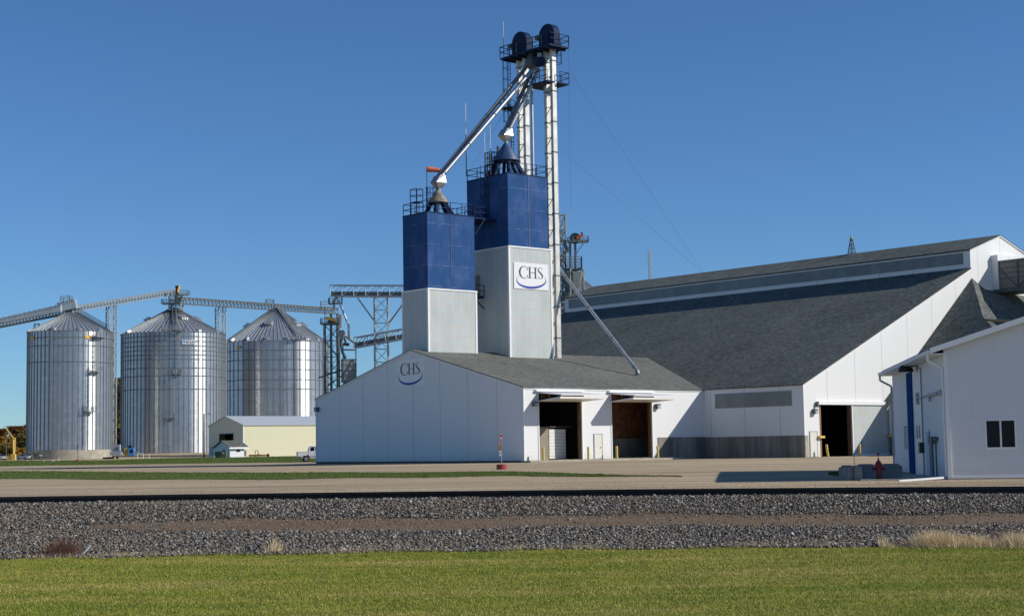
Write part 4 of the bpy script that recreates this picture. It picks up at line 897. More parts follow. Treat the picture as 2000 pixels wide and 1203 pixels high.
far_m = at(1270, 545, 900); fm = thing('radio_mast', 'thin pale lattice radio mast far beyond the barn roof', 'mast', (far_m.x, far_m.y, 0))
tp = at(1269.5, 488, 900); part(MB().lattice((far_m.x, far_m.y, 0), (.6, 0, 0), (0, .6, 0), -1, tp.z, 26, .22, .12), 'frame', GALV_D, fm)

# wing with hipped roof leaning on the barn gable, and the enclosed conveyor bridge
wing = thing('side_wing', 'dark shingled hipped wing leaning against the barn gable at the right', 'building', (127, 82, -.2))
AP = Vector((134.88, YB-.01, 16.86)); W0 = 120.25; z1 = lambda x: 16.86-.82*(134.88-x)
H = hit(1920, 621, AP, Vector((-.82, 0, 1))); K = Vector((121.9, 74.0, z1(121.9)))
f1 = [AP, Vector((W0-.35, YB-.01, z1(W0-.35))), Vector((W0-.35, 74.0, z1(W0-.35))), K, H]
P1, P2 = Vector((137.1, YB-.01, 15.85)), Vector((152, YB-.01, 15.2)); H2 = Vector((H.x+16, H.y, H.z)); 
m = MB(); 
for pl in (f1, [AP, H, P1], [P1, H, H2, P2], [H-Vector((0, -.25, .35)), K, Vector((152, 74, K.z)), H2-Vector((0, -.25, .35))]): m.prism(pl, (0, 0, .1))
part(m, 'roof', SHINGLE_B, wing)
part(MB().bar(H+Vector((0, -.04, -.02)), H2+Vector((0, -.04, -.02)), .05, .08), 'eave_trim', STEEL_D, wing)
part(MB().box(W0, W0+.15, 74.3, YB-.35, 1.6, z1(W0)-.05), 'side_wall', WALL_BARN_L, wing); part(MB().box(W0-.04, W0+.15, 74.3, YB-.35, -.4, 1.6), 'concrete_wall', CONC_D, wing)
part(MB().box(W0-.05, W0+.25, 74.15, 74.3, -.4, z1(W0)-.05).box(W0+.25, 152, 74.15, 74.3, -.4, K.z-.2), 'front_wall', WALL_BARN, wing)
part(MB().box(W0-.3, W0+.0, YB-.6, YB-.38, 1.5, 1.72), 'corner_guard', YEL, wing)
br = thing('conveyor_bridge', 'grey enclosed conveyor bridge leaving the barn gable at the right edge', 'bridge', (140.4, 78, 15.9))
MESHP = plain('grey weathered mesh panel', (0.20, 0.19, 0.165), 0.8, 0.1, 0.25, 3)
bx0, bx1, bz0, bz1 = 138.55, 142.4, 15.95, 18.72
part(MB().box(bx0, bx0+.04, 84.6, YB-.2, bz0, bz1).box(bx0, bx0+.04, 62, 84.6, bz0, bz0+1.05), 'side_panel', ribbed('grey ribbed cladding', (0.20, 0.185, 0.155), 0.28, 0.8), br)
part(MB().box(bx1-.04, bx1, 62, YB-.2, bz0, bz0+.9), 'side_panel', MESHP, br)
part(MB().box(bx0-.1, bx1+.1, 62, YB-.2, bz1, bz1+.1), 'roof', GALV_D, br)
part(MB().box(bx0-.05, bx1+.05, 62, YB-.2, bz0-.28, bz0-.002), 'floor', STEEL_D, br)
m = MB()
for xx in (bx0-.05, bx1+.05):
    for zz_ in (bz0+.05, bz0+1.1, bz0+1.6, bz0+2.1, bz1-.1): m.bar((xx, 62, zz_), (xx, YB-.2, zz_), .07)
    y = 62.0; k = 0
    while y < YB-.5: m.bar((xx, y, bz0), (xx, y, bz1), .12); m.bar((xx, y, bz0 if k % 2 else bz1), (xx, y+2.65, bz1 if k % 2 else bz0), .1); y += 2.65; k += 1
part(m, 'frame', STEEL_D, br)
part(MB().tube((140.4, 62, bz0+.7), (140.4, YB-.2, bz0+.7), .35, 10), 'conveyor', GALV_D, br, 'auto')
part(MB().box(138.35, 142.6, YB-.75, YB-.005, bz1+.11, bz1+.7).box(138.35, 138.5, YB-.75, YB-.005, bz0, bz1+.11), 'housing', WALL_BARN, br)

# ------------------------------------------------------------------ small building close by at the right
AA = R(7.6); Cn = at(1853.7, 936.7, 66.0); VX = RV*math.cos(AA)-HV*math.sin(AA); VY = RV*math.sin(AA)+HV*math.cos(AA)
arz = math.atan2(VX.y, VX.x)
ax = thing('annex_building', 'near white sided building with sliding window, gutter and blue framed door at the right', 'building', Cn, None, arz, True)
def fl(x, y): p = hit(x, y, Cn, VY)-Cn; return p.dot(VX), p.z        # on its front wall
def ll(x, y): p = hit(x, y, Cn, VX)-Cn; return p.dot(VY), p.z        # on its left wall
LEN = 20.8; WID = 15.0
e0 = hit(1816, 679.5, Cn-VY*.35, VY)-Cn; e1 = hit(2000, 617.5, Cn-VY*.35, VY)-Cn; ex, ez = e0.dot(VX), e0.z; rs_ = (e1.z-e0.z)/(e1.dot(VX)-ex)
zr = lambda x: ez+(x-ex)*rs_-0.22                              # underside of roof deck
xm = WID/2
part(MB().box(0.12, LEN*0+WID, 0, .001, -.001, 0) if False else wall_poly(MB(), [(0, 0, .12), (WID, 0, .12), (WID, 0, zr(0)), (xm, 0, zr(xm)), (0, 0, zr(0))], (0, -1, 0)), 'front_wall', WALL_ANNEX, ax)
part(MB().box(0, .15, .16, LEN, .05, zr(0)-.02), 'left_wall', WALL_ANNEX, ax)
part(MB().box(.16, WID, LEN-.15, LEN, .05, zr(0)-.02).box(WID-.15, WID, .16, LEN-.16, .05, zr(0)-.02), 'rear_wall', WALL_ANNEX, ax)
part(MB().box(-.03, WID, -.03, LEN, -.25, .045), 'foundation', CONC, ax)
part(MB().box(-.035, .12, -.035, .10, .05, zr(0)-.02).box(-.02, .10, LEN-.06, LEN+.04, .05, zr(0)-.02), 'corner_trim', TRIM, ax)
part(MB().box(0.13, WID, -.05, -.001, .05, .13), 'base_trim', TRIM, ax)
rf = MB(); 
for s_ in (1, -1):
    X_ = (lambda x: x) if s_ == 1 else (lambda x: WID-x)
    rf.prism([(X_(ex), -.35, zr(ex)), (X_(xm), -.35, zr(xm)), (X_(xm), LEN+.5, zr(xm)), (X_(ex), LEN+.5, zr(ex))][::s_], (0, 0, .16))
part(rf, 'roof', SHINGLE_B, ax)
part(MB().hexa([(ex, -.40, zr(ex)-.02), (xm, -.40, zr(xm)-.02), (xm, -.36, zr(xm)-.02), (ex, -.36, zr(ex)-.02), (ex, -.40, zr(ex)+.21), (xm, -.40, zr(xm)+.21), (xm, -.36, zr(xm)+.21), (ex, -.36, zr(ex)+.21)]), 'fascia', TRIM, ax)
part(MB().box(ex, -.005, -.34, LEN+.45, zr(ex)-.05, zr(ex)-.01), 'soffit', TRIM, ax)
gt = part(MB().box(ex-.12, ex-.005, -.36, LEN+.5, zr(ex)-.03, zr(ex)+.12), 'gutter', TRIM, ax)
ed = MB().box(ex-.02, ex+.02, 1.0, LEN-1, zr(ex)+.165, zr(ex)+.19); part(ed, 'drip_edge', BLUE, ax)
for y_ in (0.12, LEN+.12):
    part(MB().path([Vector((ex-.05, y_, zr(ex)-.03)), Vector((ex-.05, y_, zr(ex)-.30)), Vector((-.07, y_+.05, zr(ex)-.62)), Vector((-.07, y_+.05, .15))], .055, 8), 'downspout', TRIM if y_ < 5 else GREYM, ax, 'auto')
wx0, wz1 = fl(1922.5, 818.5); wx1, wz0 = fl(1986.5, 876)
win = part(MB().box(wx0, wx1, -.02, .0, wz0, wz0+.07).box(wx0, wx1, -.02, 0, wz1-.07, wz1).box(wx0, wx0+.07, -.02, 0, wz0+.07, wz1-.07).box(wx1-.07, wx1, -.02, 0, wz0+.07, wz1-.07).box((wx0+wx1)/2-.035, (wx0+wx1)/2+.035, -.02, 0, wz0+.07, wz1-.07), 'window', TRIM, ax)
for a, b in ((wx0+.07, (wx0+wx1)/2-.035), ((wx0+wx1)/2+.035, wx1-.07)): part(MB().box(a, b, -.010, -.004, wz0+.07, wz1-.07), 'pane', GLASS, win)
d0, z_t = ll(1773, 729.5); d1 = ll(1782.5, 728)[0]; d2 = ll(1799, 722)[0]
part(MB().box(-.10, -.001, d1, d0, .0, z_t), 'blue_door_trim', plain('blue door panel', (0.010, 0.060, 0.19), 0.9, var=.06, spec=0.02), ax)
od = part(MB().box(-.035, -.001, d2, d1-.01, .0, z_t), 'overhead_door', WHITE, ax)
ymid = (d1+d2)/2
part(MB().box(-.045, -.036, ymid+.25, ymid+.65, 1.75, 2.35).box(-.045, -.036, ymid-.75, ymid-.35, 1.75, 2.35), 'door_window', GLASS, od)
part(MB().box(-.06, -.04, d2-.04, d2, .0, z_t+.1), 'door_track', STEEL_D, ax)
a0, za = ll(1809.5, 842); a1 = ll(1816.5, 842)[0]
sd = part(MB().box(-.04, -.001, a1, a0, .05, za), 'side_door', plain('pale blue grey door', (0.42, 0.47, 0.55), 0.5), ax)
part(MB().box(-.055, -.041, a1-.03, a1, .05, za+.1), 'door_edge', STEEL_D, sd)
b0, zb0 = ll(1822, 866); b1, zb1 = ll(1829, 852)
part(MB().box(-.22, -.001, b1, b0, zb0, zb1), 'meter_box', STEEL_D, ax); part(MB().tube((-.1, (b0+b1)/2+.1, .05), (-.1, (b0+b1)/2+.1, zb0), .05, 8), 'conduit', STEEL_D, ax)
c0, zc0 = ll(1829, 860); c1, zc1 = ll(1833, 853)
part(MB().box(-.15, -.001, c1, c0, zc0, zc1), 'meter_box', STEEL_D, ax); part(MB().tube((-.08, (c0+c1)/2, .05), (-.08, (c0+c1)/2, zc0), .035, 8), 'conduit', STEEL_D, ax)
g0, zg = ll(1803.5, 874); part(MB().box(-.2, -.001, g0-.35, g0+.25, zg-.25, zg+.25), 'control_box', GREEN, ax)
s0, zs0 = ll(1766, 831); s1, zs1 = ll(1773.5, 878)
sgp = part(MB().box(-.03, -.001, s1, s0, zs1, zs0), 'notice_board', plain('notice board grey white', (0.55, 0.57, 0.60), 0.5), ax)
m = MB()
for i in range(9):
    z = zs0-(zs0-zs1)*(i+.7)/9.6; m.box(-.036, -.031, s1+.12+.1*(i % 3), s0-.1-.08*(i % 2), z-.035, z+.03)
part(m, 'notice_text', plain('dull red marks', (0.30, 0.16, 0.17), 0.6), sgp)
h0, zh = ll(1795, 777); h1 = ll(1840, 776)[0]
part(MB().bar((-.12, h0, zh), (-.12, h1, zh), .07).box(-.14, -.0, h0-.2, h0+.2, zh-.3, zh+.25).box(-.14, -.0, h1-.1, h1+.1, zh-.12, zh+.12).bar((-.12, (h0*.45+h1*.55), zh), (-.12, (h0*.05+h1*.95), zh), .13).tube((-.12, (h0*.4+h1*.6), zh-.3), (-.12, (h0*.4+h1*.6), zh), .06, 8), 'pipe_arm', GREYM, ax)
l0, zl = ll(1790, 716)
lam = part(MB().tube((-.001, l0-.6, zl+.05), (-.35, l0-.2, zl), .05, 8).tube((-.01, l0-.6, zl-.3), (-.01, l0-.6, zl+.5), .05, 6), 'wall_lamp', STEEL_D, ax)
part(MB().lathe((-.5, l0, zl-.05), [(.36, -.18), (.34, -.05), (.22, .14), (.06, .2)], 16, True, True), 'lamp_shade', BLACK, lam, 'auto')
part(MB().prism([Vector((-3.6, -.2, .06)), Vector((-3.4, 7.5, .06)), Vector((0, 8.5, .06)), Vector((0, .2, .06))], (0, 0, -.16)), 'door_slab', CONC, ax)
m = MB().prism([Vector((0.9, -1.15, -.02)), Vector((9.5, -1.15, -.02)), Vector((9.5, -.06, -.02)), Vector((.3, -.06, -.02))], (0, 0, -.1)); part(m, 'front_walk', CONC, ax)
dp0, dp1 = at(1755, 939.0, 64.2), at(1842, 932.5, 65.4)
single(MB().bar(dp0, dp1, .10, .08), 'drain_pipe', WHITE, 'white gutter pipe lying on the ground at the annex corner', 'pipe')
ppp = at(1651, 912, 62.0)
# concrete blocks and hydrant
BLK = plain('grey concrete block', (0.24, 0.25, 0.245), 0.9, var=.2, scale=2.5, bmp=.3)
def block(x0, x1, y1, d, h, label, dep=.6, ang=0.0, notch=.09):
    a = at(x0, y1, d); b_ = at(x1, y1, d); c = (a+b_)/2; L = (b_-a).length; zg_ = float(G(*RD(c)))
    o = thing('concrete_block', label, 'block', (c.x, c.y, zg_-.02), 'concrete barrier blocks', arz+ang, True); l = L/2; t = notch
    pr = [(-l, 0), (l, 0), (l, h-t), (l-t, h-t*.75), (l-t*2.0, h), (-l+t*2.0, h), (-l+t, h-t*.75), (-l, h-t)]
    part(MB().prism([(x, -dep/2, z) for x, z in pr][::-1], (0, dep, 0)), 'body', BLK, o); return o
block(1671, 1712, 936, 68.6, .68, 'long concrete block left of the hydrant')
block(1720, 1761, 936, 68.6, .68, 'long concrete block right of the hydrant')
block(1646.5, 1665.5, 938.0, 67.2, .66, 'short concrete block at the far left end of the row', .7, .55, .10)
block(1666.5, 1681, 938.0, 67.1, .64, 'short concrete block second from the left in the row', .7, .12, .06)
hc = at(1717, 937, 67.3); hg = float(G(*RD(hc))); hc.z = hg
hy = thing('fire_hydrant', 'red fire hydrant standing in front of the grey concrete blocks', 'hydrant', hc)
part(MB().lathe(hc, [(.17, 0), (.17, .10), (.125, .11), (.12, .52), (.15, .55), (.15, .60), (.165, .62), (.165, .66), (.13, .70), (.09, .78), (.04, .82), (.035, .92)], 18, True, True), 'barrel', RED, hy, 'auto')
for s_ in (-1, 1): part(MB().tube(hc+VX*.08*s_+Vector((0, 0, .47)), hc+VX*.27*s_+Vector((0, 0, .47)), .065, 12), 'side_outlet', RED, hy, 'auto')
part(MB().tube(hc-VY*.05+Vector((0, 0, .44)), hc-VY*.2+Vector((0, 0, .44)), .085, 12), 'front_outlet', RED, hy, 'auto')
part(MB().lathe(hc, [(.19, -.02), (.19, .04)], 16, True, True), 'base_flange', BLACK, hy)
part(MB().tube(hc+Vector((0, 0, .87)), hc+Vector((0, 0, 1.06)), .012, 6).box(hc.x-.05, hc.x+.05, hc.y-.02, hc.y+.02, hc.z+1.04, hc.z+1.14), 'marker', RED, hy)
mk = at(1669, 905, 67.4); single(MB().tube(mk+Vector((-.03, 0, .35)), mk+Vector((.02, 0, -.45)), .012, 6), 'marker_rod', RED, 'thin red rod sticking up from the short concrete blocks', 'rod')

# ------------------------------------------------------------------ steel grain bins far left
def silo(name, label, px, d, rp, y_eave, y_apex, zbase, nrib, rings, ring0, conc=0.0, group='large grain bins', collar=1.3, nroof=None):
    c = at(px, 880, d); r = rp/FPX*d; ze = at(px, y_eave, d).z; za = at(px, y_apex, d).z
    t = thing(name, label, 'grain bin', (c.x, c.y, zbase), group); c = Vector((c.x, c.y, zbase)); h0 = conc
    m = MB().lathe(c, [(r, h0), (r, ze-zbase)], 120); n0 = len(m.f)
    for k in range(nrib):
        a = 2*math.pi*(k+.5)/nrib; u = Vector((math.cos(a), math.sin(a), 0)); s_ = Vector((-u.y, u.x, 0)); p = c+u*(r+.04)
        m.obox(p+Vector((0, 0, h0)), s_*.13, u*.09, (0, 0, ze-zbase-h0))
    m2 = galv('bin sheet %d' % nrib, 0.60, 0.36, True)
    for nd in m2.node_tree.nodes:
        if nd.type == 'MATH' and nd.operation == 'MULTIPLY' and abs(nd.inputs[1].default_value-44/6.28318) < 1e-3: nd.inputs[1].default_value = nrib/6.28318
    w_ = part(m, 'wall', m2, t, 'auto'); w_.data.materials.append(RIBM)
    for i, p in enumerate(w_.data.polygons):
        if i >= n0: p.material_index = 1
    for y in rings:
        z = at(px, y, d-r).z-zbase if False else at(px, y, d).z-zbase
        part(MB().lathe(c, [(r+.12, z), (r+.24, z+.1), (r+.12, z+.2)], 90), 'wind_ring', RIBM, t, 'auto')
    if conc: part(MB().lathe(c, [(r+.15, -1.2), (r+.15, conc), (r-.05, conc)], 90), 'foundation', CONC, t, 'auto')
    nroof = nroof or nrib; hr = za-zbase; he = ze-zbase; m = MB().lathe(c, [(r+.25, he-.12), (collar, hr)], nroof*2)
    rn0 = len(m.f)
    for k in range(nroof):
        a = 2*math.pi*(k+.5)/nroof; u = Vector((math.cos(a), math.sin(a), 0)); m.bar(c+u*(r+.25)+Vector((0, 0, he-.05)), c+u*collar+Vector((0, 0, hr+.05)), .11, .20)
    ro = part(m, 'roof', GALV_ROOF, t); ro.data.materials.append(GALV_D)
    for i, p in enumerate(ro.data.polygons):
        if i >= rn0: p.material_index = 1
    part(MB().lathe(c, [(collar+.1, hr-.2), (collar+.1, hr+.35), (collar-.3, hr+.45)], 20, False, True), 'peak_ring', GALV_D, ro, 'auto')
    return t, c, r, ze, za
RIBM = plain('darker bin stiffener', (0.25, 0.285, 0.30), 0.5, 0.35, .12, 1)
def azim(a_deg):                                            # 0 = towards the camera, positive = to the right in the picture
    a = R(a_deg); return (-HV*math.cos(a)+RV*math.sin(a))
def bin_ladder(t, c, r, segs, wd=.55):
    m = MB()
    for a, z0, z1 in segs: u = azim(a); m.ladder(c+u*(r+.35)+Vector((0, 0, z0)), c+u*(r+.35)+Vector((0, 0, z1)), u, True, wd, .055, .6, 1.3, 1.5)
    return part(m, 'ladder', GALV_D, t)
def bin_platform(t, c, r, a, z, w_=2.4):
    u = azim(a); s_ = Vector((-u.y, u.x, 0)); p = c+u*(r+.9)+Vector((0, 0, z))
    m = MB().obox(p, s_*w_/2, u*.65, (0, 0, .15)); m.rail([p-s_*w_/2-u*.6, p-s_*w_/2+u*.6, p+s_*w_/2+u*.6, p+s_*w_/2-u*.6], 1.2, .09, 1.2).bar(p-s_*w_/2, c+u*r+Vector((0, 0, z-1.2)), .12).bar(p+s_*w_/2, c+u*r+Vector((0, 0, z-1.2)), .12)
    return part(m, 'platform', GALV_D, t)
def roof_stair(t, c, r, a, ze, za, w_=.9):
    u = azim(a); s_ = Vector((-u.y, u.x, 0)); b = c+u*(r+.2); b.z = ze+.25; e = c+u*1.6; e.z = za+.3; m = MB()
    for k in (-1, 1): m.bar(b+s_*k*w_/2, e+s_*k*w_/2, .16, .3); m.bar(b+s_*k*w_/2+Vector((0, 0, 1.1)), e+s_*k*w_/2+Vector((0, 0, 1.1)), .09); m.bar(b+s_*k*w_/2+Vector((0, 0, .6)), e+s_*k*w_/2+Vector((0, 0, .6)), .07)
    n = int((e-b).length/1.0)
    for i in range(n+1):
        q = b.lerp(e, i/n); m.bar(q-s_*w_/2, q+s_*w_/2, .2, .08)
        for k in (-1, 1): m.bar(q+s_*k*w_/2, q+s_*k*w_/2+Vector((0, 0, 1.1)), .08)
    return part(m, 'roof_stair', GALV_D, t)
def vents(t, c, r, ze, za, angs, f, s=.9):
    for a in angs:
        u = azim(a); s_ = Vector((-u.y, u.x, 0)); p = c+u*(r*(1-f)); p.z = ze+(za-ze)*f; sl_ = (u*r+Vector((0, 0, ze-za))).normalized(); nm_ = s_.cross(sl_); nm_ = nm_ if nm_.z > 0 else -nm_
        part(MB().hexa([p-s_*s*.7-sl_*s*.8, p+s_*s*.7-sl_*s*.8, p+s_*s*.7+sl_*s*.7, p-s_*s*.7+sl_*s*.7, p-s_*s*.6-sl_*s*.2+nm_*s*.8, p+s_*s*.6-sl_*s*.2+nm_*s*.8, p+s_*s*.6+sl_*s*1.1+nm_*s*.75, p-s_*s*.6+sl_*s*1.1+nm_*s*.75]), 'roof_vent', GALV_ROOF, t)
s1, c1, r1, ze1, za1 = silo('grain_silo', 'leftmost corrugated steel grain bin on a pale concrete ring', 135.5, 395, 80.5, 650, 612, -.15, 54, [664.5, 680, 711], 0, 2.25)
s2, c2, r2, ze2, za2 = silo('grain_silo', 'middle corrugated steel grain bin with a maker sign below its eave', 338, 430, 99.3, 654, 604, .95, 66, [664, 673, 682, 690.5, 699, 707.5, 724, 739, 764], 0)
s3, c3, r3, ze3, za3 = silo('grain_silo', 'right hand steel grain bin with two tier roof behind the cream building', 539, 465, 102, 671, 604, .95, 51, [690, 708, 727, 746, 764], 0, 0, 'large grain bins', 1.3, 74)
def za_(c, y, d): return at(300, y+ (300-0)*0, d).z
hh = lambda x, y, d, b: at(x, y, d).z-b
bin_ladder(s1, c1, r1, [(50, hh(198, 728, 395, -.15), hh(198, 655, 395, -.15)), (42, hh(191, 805, 395, -.15), hh(191, 722, 395, -.15)), (35, 2.4, hh(182, 790, 395, -.15))]); bin_platform(s1, c1, r1, 49, hh(198, 728, 395, -.15)); bin_platform(s1, c1, r1, 41, hh(191, 805, 395, -.15)); bin_platform(s1, c1, r1, 54, hh(200, 662, 395, -.15), 3)
bin_ladder(s2, c2, r2, [(17, hh(365, 735, 430, .95), hh(365, 655, 430, .95)), (12, hh(357, 818, 430, .95), hh(365, 728, 430, .95)), (9, .5, hh(352, 815, 430, .95))]); bin_platform(s2, c2, r2, 15, hh(367, 735, 430, .95)); bin_platform(s2, c2, r2, 8, hh(353, 818, 430, .95), 3.2); bin_platform(s2, c2, r2, 12, hh(358, 652, 430, .95), 6)
bin_ladder(s3, c3, r3, [(30, 8, hh(585, 672, 465, .95))], .6); bin_platform(s3, c3, r3, 29, hh(585, 668, 465, .95), 2.6)
roof_stair(s1, c1, r1, 78, ze1, za1); roof_stair(s2, c2, r2, 14, ze2, za2); roof_stair(s3, c3, r3, 36, ze3, za3)
vents(s1, c1, r1, ze1, za1, (-60, -8, 28, 60), .04, .7); vents(s2, c2, r2, ze2, za2, (-82, 78, 35), .55, 1.4); vents(s2, c2, r2, ze2, za2, (-48, 42, 70), .04, .7)
vents(s3, c3, r3, ze3, za3, (-88, -5, 55, 85), .50, 1.5); vents(s3, c3, r3, ze3, za3, (-48, -25, -2, 21, 45, 62, 80), .05, .8)
part(MB().lathe(c3, [(r3*.56+.3, ze3-.95+(za3-ze3)*.45-.0), (r3*.56-.3, ze3-.95+(za3-ze3)*.45+.45)], 74), 'roof_step', GALV_D, s3, 'auto')
for t, c, r, ze, zb_, an in ((s1, c1, r1, ze1, -.15, (-44, 39)), (s3, c3, r3, ze3, .95, (-34, 76))):
    for a in an:
        u = azim(a); s_ = Vector((-u.y, u.x, 0)); p = c+u*(r+.2)+Vector((0, 0, ze-zb_-2.1)); part(MB().obox(p, s_*.75, u*.04, (0, 0, .75)), 'yellow_label', YEL2, t)
# maker sign on the middle bin
u = azim(28.5); s_ = Vector((-u.y, u.x, 0)); s_ = s_ if s_.dot(RV) > 0 else -s_
p = c2+u*(r2+.30)+Vector((0, 0, hh(384, 666.5, 430-22, .95)))
sb = part(MB().prism([p-s_*1.75, p+s_*1.75, p+s_*1.75+Vector((0, 0, 1.0)), p-s_*1.75+Vector((0, 0, 1.0))], u*.04), 'maker_sign', WHITE, s2)
part(MB().prism([p-s_*1.6+Vector((0, 0, .25)), p-s_*1.0+Vector((0, 0, .25)), p-s_*.95+Vector((0, 0, .85)), p-s_*1.65+Vector((0, 0, .85))], u*.06), 'maker_emblem', plain('sign blue', (.06, .2, .6), .5), s2)
cu = bpy.data.curves.new('sign_text', 'FONT'); cu.body = 'BEHLEN'; cu.size = .86; cu.extrude = .01; cu.offset = .012
to = bpy.data.objects.new('maker_lettering', cu); COL.objects.link(to); dg = bpy.context.evaluated_depsgraph_get(); me = bpy.data.meshes.new_from_object(to.evaluated_get(dg)); bpy.data.objects.remove(to)
lo = bpy.data.objects.new('maker_lettering', me); COL.objects.link(lo); lo.parent = s2; me.materials.append(INK)
o0 = p-s_*.85+u*.07+Vector((0, 0, .22))-Vector(s2.location); wdt = max(v.co.x for v in me.vertices); k = 2.45/wdt
lo.matrix_local = Matrix(((s_.x*k, 0, u.x, o0.x), (s_.y*k, 0, u.y, o0.y), (0, 1, 0, o0.z), (0, 0, 0, 1)))

# small structures carrying the conveyors ---------------------------
def pt(x, y, d=392): return at(x, y, d)
def conveyor(name, label, a, b, wd, ht, n, cat='conveyor', cover=.55, ch=.22, mt=GALV_D, top=GALV):
    t = thing(name, label, cat, (a+b)/2, 'overhead conveyors at the bins')
    part(MB().truss(a, b, wd, ht, n, ch, .12), 'truss', mt, t)
    if cover: H_ = Vector((0, 0, ht)); part(MB().bar(a+H_*(1-cover/2)+Vector((0, 0, .1)), b+H_*(1-cover/2)+Vector((0, 0, .1)), wd*.8, ht*cover), 'cover', top, t)
    return t
uc = thing('belt_conveyor', 'upper enclosed pale conveyor climbing from the left edge to the first bin', 'conveyor', pt(30, 625), 'overhead conveyors at the bins')
LGREY = plain('pale galvanised cladding', (0.47, 0.51, 0.53), 0.5, 0.2, .12, .6)
q0, q1, q2_, q3 = pt(-40, 639.5), pt(120, 609), pt(120, 595.5), pt(-40, 631.5)
part(MB().hexa([q0-HV*.8, q1-HV*.8, q1+HV*.8, q0+HV*.8, q3-HV*.8, q2_-HV*.8, q2_+HV*.8, q3+HV*.8]), 'cladding', LGREY, uc)
m = MB()
for k in range(17): x = k/16; a_ = q3.lerp(q2_, x)-HV*.85; m.bar(a_, a_+Vector((0, 0, .22)), .5, .1)
part(m, 'cap_rib', GALV_D, uc)
tt_ = conveyor('belt_conveyor', 'lower slatted conveyor below the enclosed one at the left edge', pt(-60, 651.5, 396), pt(136, 612, 396), 1.4, 1.1, 30, cover=.0, mt=GALV_D)
part(MB().bar(pt(-60, 650, 396), pt(136, 611, 396), 1.0, .3), 'belt', STEEL_D, tt_)
hd = thing('discharge_box', 'grey conveyor discharge box with railing on top of the leftmost bin', 'discharge box', pt(136, 605))
m = MB(); a, b = pt(114, 601, 394), pt(149, 593, 394); m.bar(a, b, 1.6, 2.3); part(m, 'housing', LGREY, hd)
m = MB().rail([pt(121, 590)+HV*1.2, pt(138, 588)+HV*1.2, pt(138, 588)-HV*1.2, pt(121, 590)-HV*1.2], 1.3, .1, 1.1, 2, True); part(m, 'railing', GALV_D, hd)
part(MB().lathe(pt(138, 612, 395), [(1.3, -.3), (1.1, 1.2), (.5, 1.9)], 12, True, True), 'inlet', STEEL_D, hd)
conveyor('belt_conveyor', 'long conveyor rising from the first bin to the tower on the middle bin', pt(137, 610, 394), pt(342, 574.5, 427), 1.4, 1.25, 34, cover=.45, top=LGREY)
conveyor('belt_conveyor', 'long dark conveyor running from the middle bin over the right bin', pt(352, 593, 428), pt(656, 613, 491), 1.5, 1.65, 46, cover=.35, mt=STEEL_D, top=GALV_D)
def ltower(name, label, x0, x1, y0, y1, d, n, leg=.22, br_=.10, group='lattice support towers', front=False):
    a, b = at(x0, y1, d), at(x1, y1, d); c = (a+b)/2; zt = at((x0+x1)/2, y0, d).z; zb_ = float(G(*RD(c)))-.1
    t = thing(name, label, 'tower', (c.x, c.y, zb_), group); e = 0.7*(b-a)/2; f_ = Vector((-e.y, e.x, 0)) 
    q = (RV*math.cos(.6)+HV*math.sin(.6)); hw = (b-a).length/2; a_ = q*hw*.72; b__ = Vector((-q.y, q.x, 0))*hw*.72
    if front: a_ = RV*hw; b__ = HV*hw*.8
    part(MB().lattice(c, a_, b__, zb_, zt, n, leg, br_), 'frame', GALV_D, t); return t
ltower('lattice_tower', 'tall lattice tower between the left and middle bins', 205, 227, 597, 893, 408, 13)
ltower('lattice_tower', 'short visible lattice tower between the middle and right bins', 420, 442, 600, 890, 447, 12)
ltower('lattice_tower', 'small pair of posts on the left bin roof under the conveyor', 66, 77, 632, 652, 393, 1, .16, .1)
ht = thing('drive_tower', 'cluttered steel drive tower with yellow guard on top of the middle bin', 'drive tower', pt(342, 600, 428))
m = MB().lattice(at(344, 600, 428), RV*1.6, HV*1.6, at(344, 606, 428).z, at(344, 577, 428).z, 3, .25, .16); part(m, 'frame', GALV_D, ht)
z = at(344, 594, 428).z; c = at(337, 594, 428); m = MB().obox(c, RV*2.7, HV*1.6, (0, 0, .2)).rail([c-RV*2.7-HV*1.6, c+RV*2.7-HV*1.6, c+RV*2.7+HV*1.6, c-RV*2.7+HV*1.6], 1.2, .1, 1.2, 2, True); part(m, 'lower_platform', GALV_D, ht)
c = at(355, 577, 425); m = MB().obox(c, RV*1.9, HV*1.2, (0, 0, .2)).rail([c-RV*1.9-HV*1.2, c+RV*1.9-HV*1.2, c+RV*1.9+HV*1.2, c-RV*1.9+HV*1.2], 1.25, .1, 1.0, 2, True); part(m, 'upper_platform', GALV_D, ht)
a, b = at(347.5, 571, 422), at(350.5, 558, 422); part(MB().bar(a-RV*.2, b-RV*.2, .95, .5), 'drive_guard', YEL2, ht); part(MB().tube(at(343, 562, 422), at(347, 561, 422), .5, 12).tube(at(346, 575, 422), at(346, 566, 422), .5, 10), 'motor', BLACK, ht)
part(MB().tube(at(345, 590, 428), at(345, 578, 428), .5, 10), 'chute', STEEL_D, ht)
c = at(527, 594, 464); m = MB().rail([c-RV*1.1-HV*.8, c+RV*1.1-HV*.8, c+RV*1.1+HV*.8, c-RV*1.1+HV*.8], 1.3, .1, 1.1, 2, True); single(m, 'peak_railing', GALV_D, 'small guard railing at the peak of the right hand bin', 'railing')

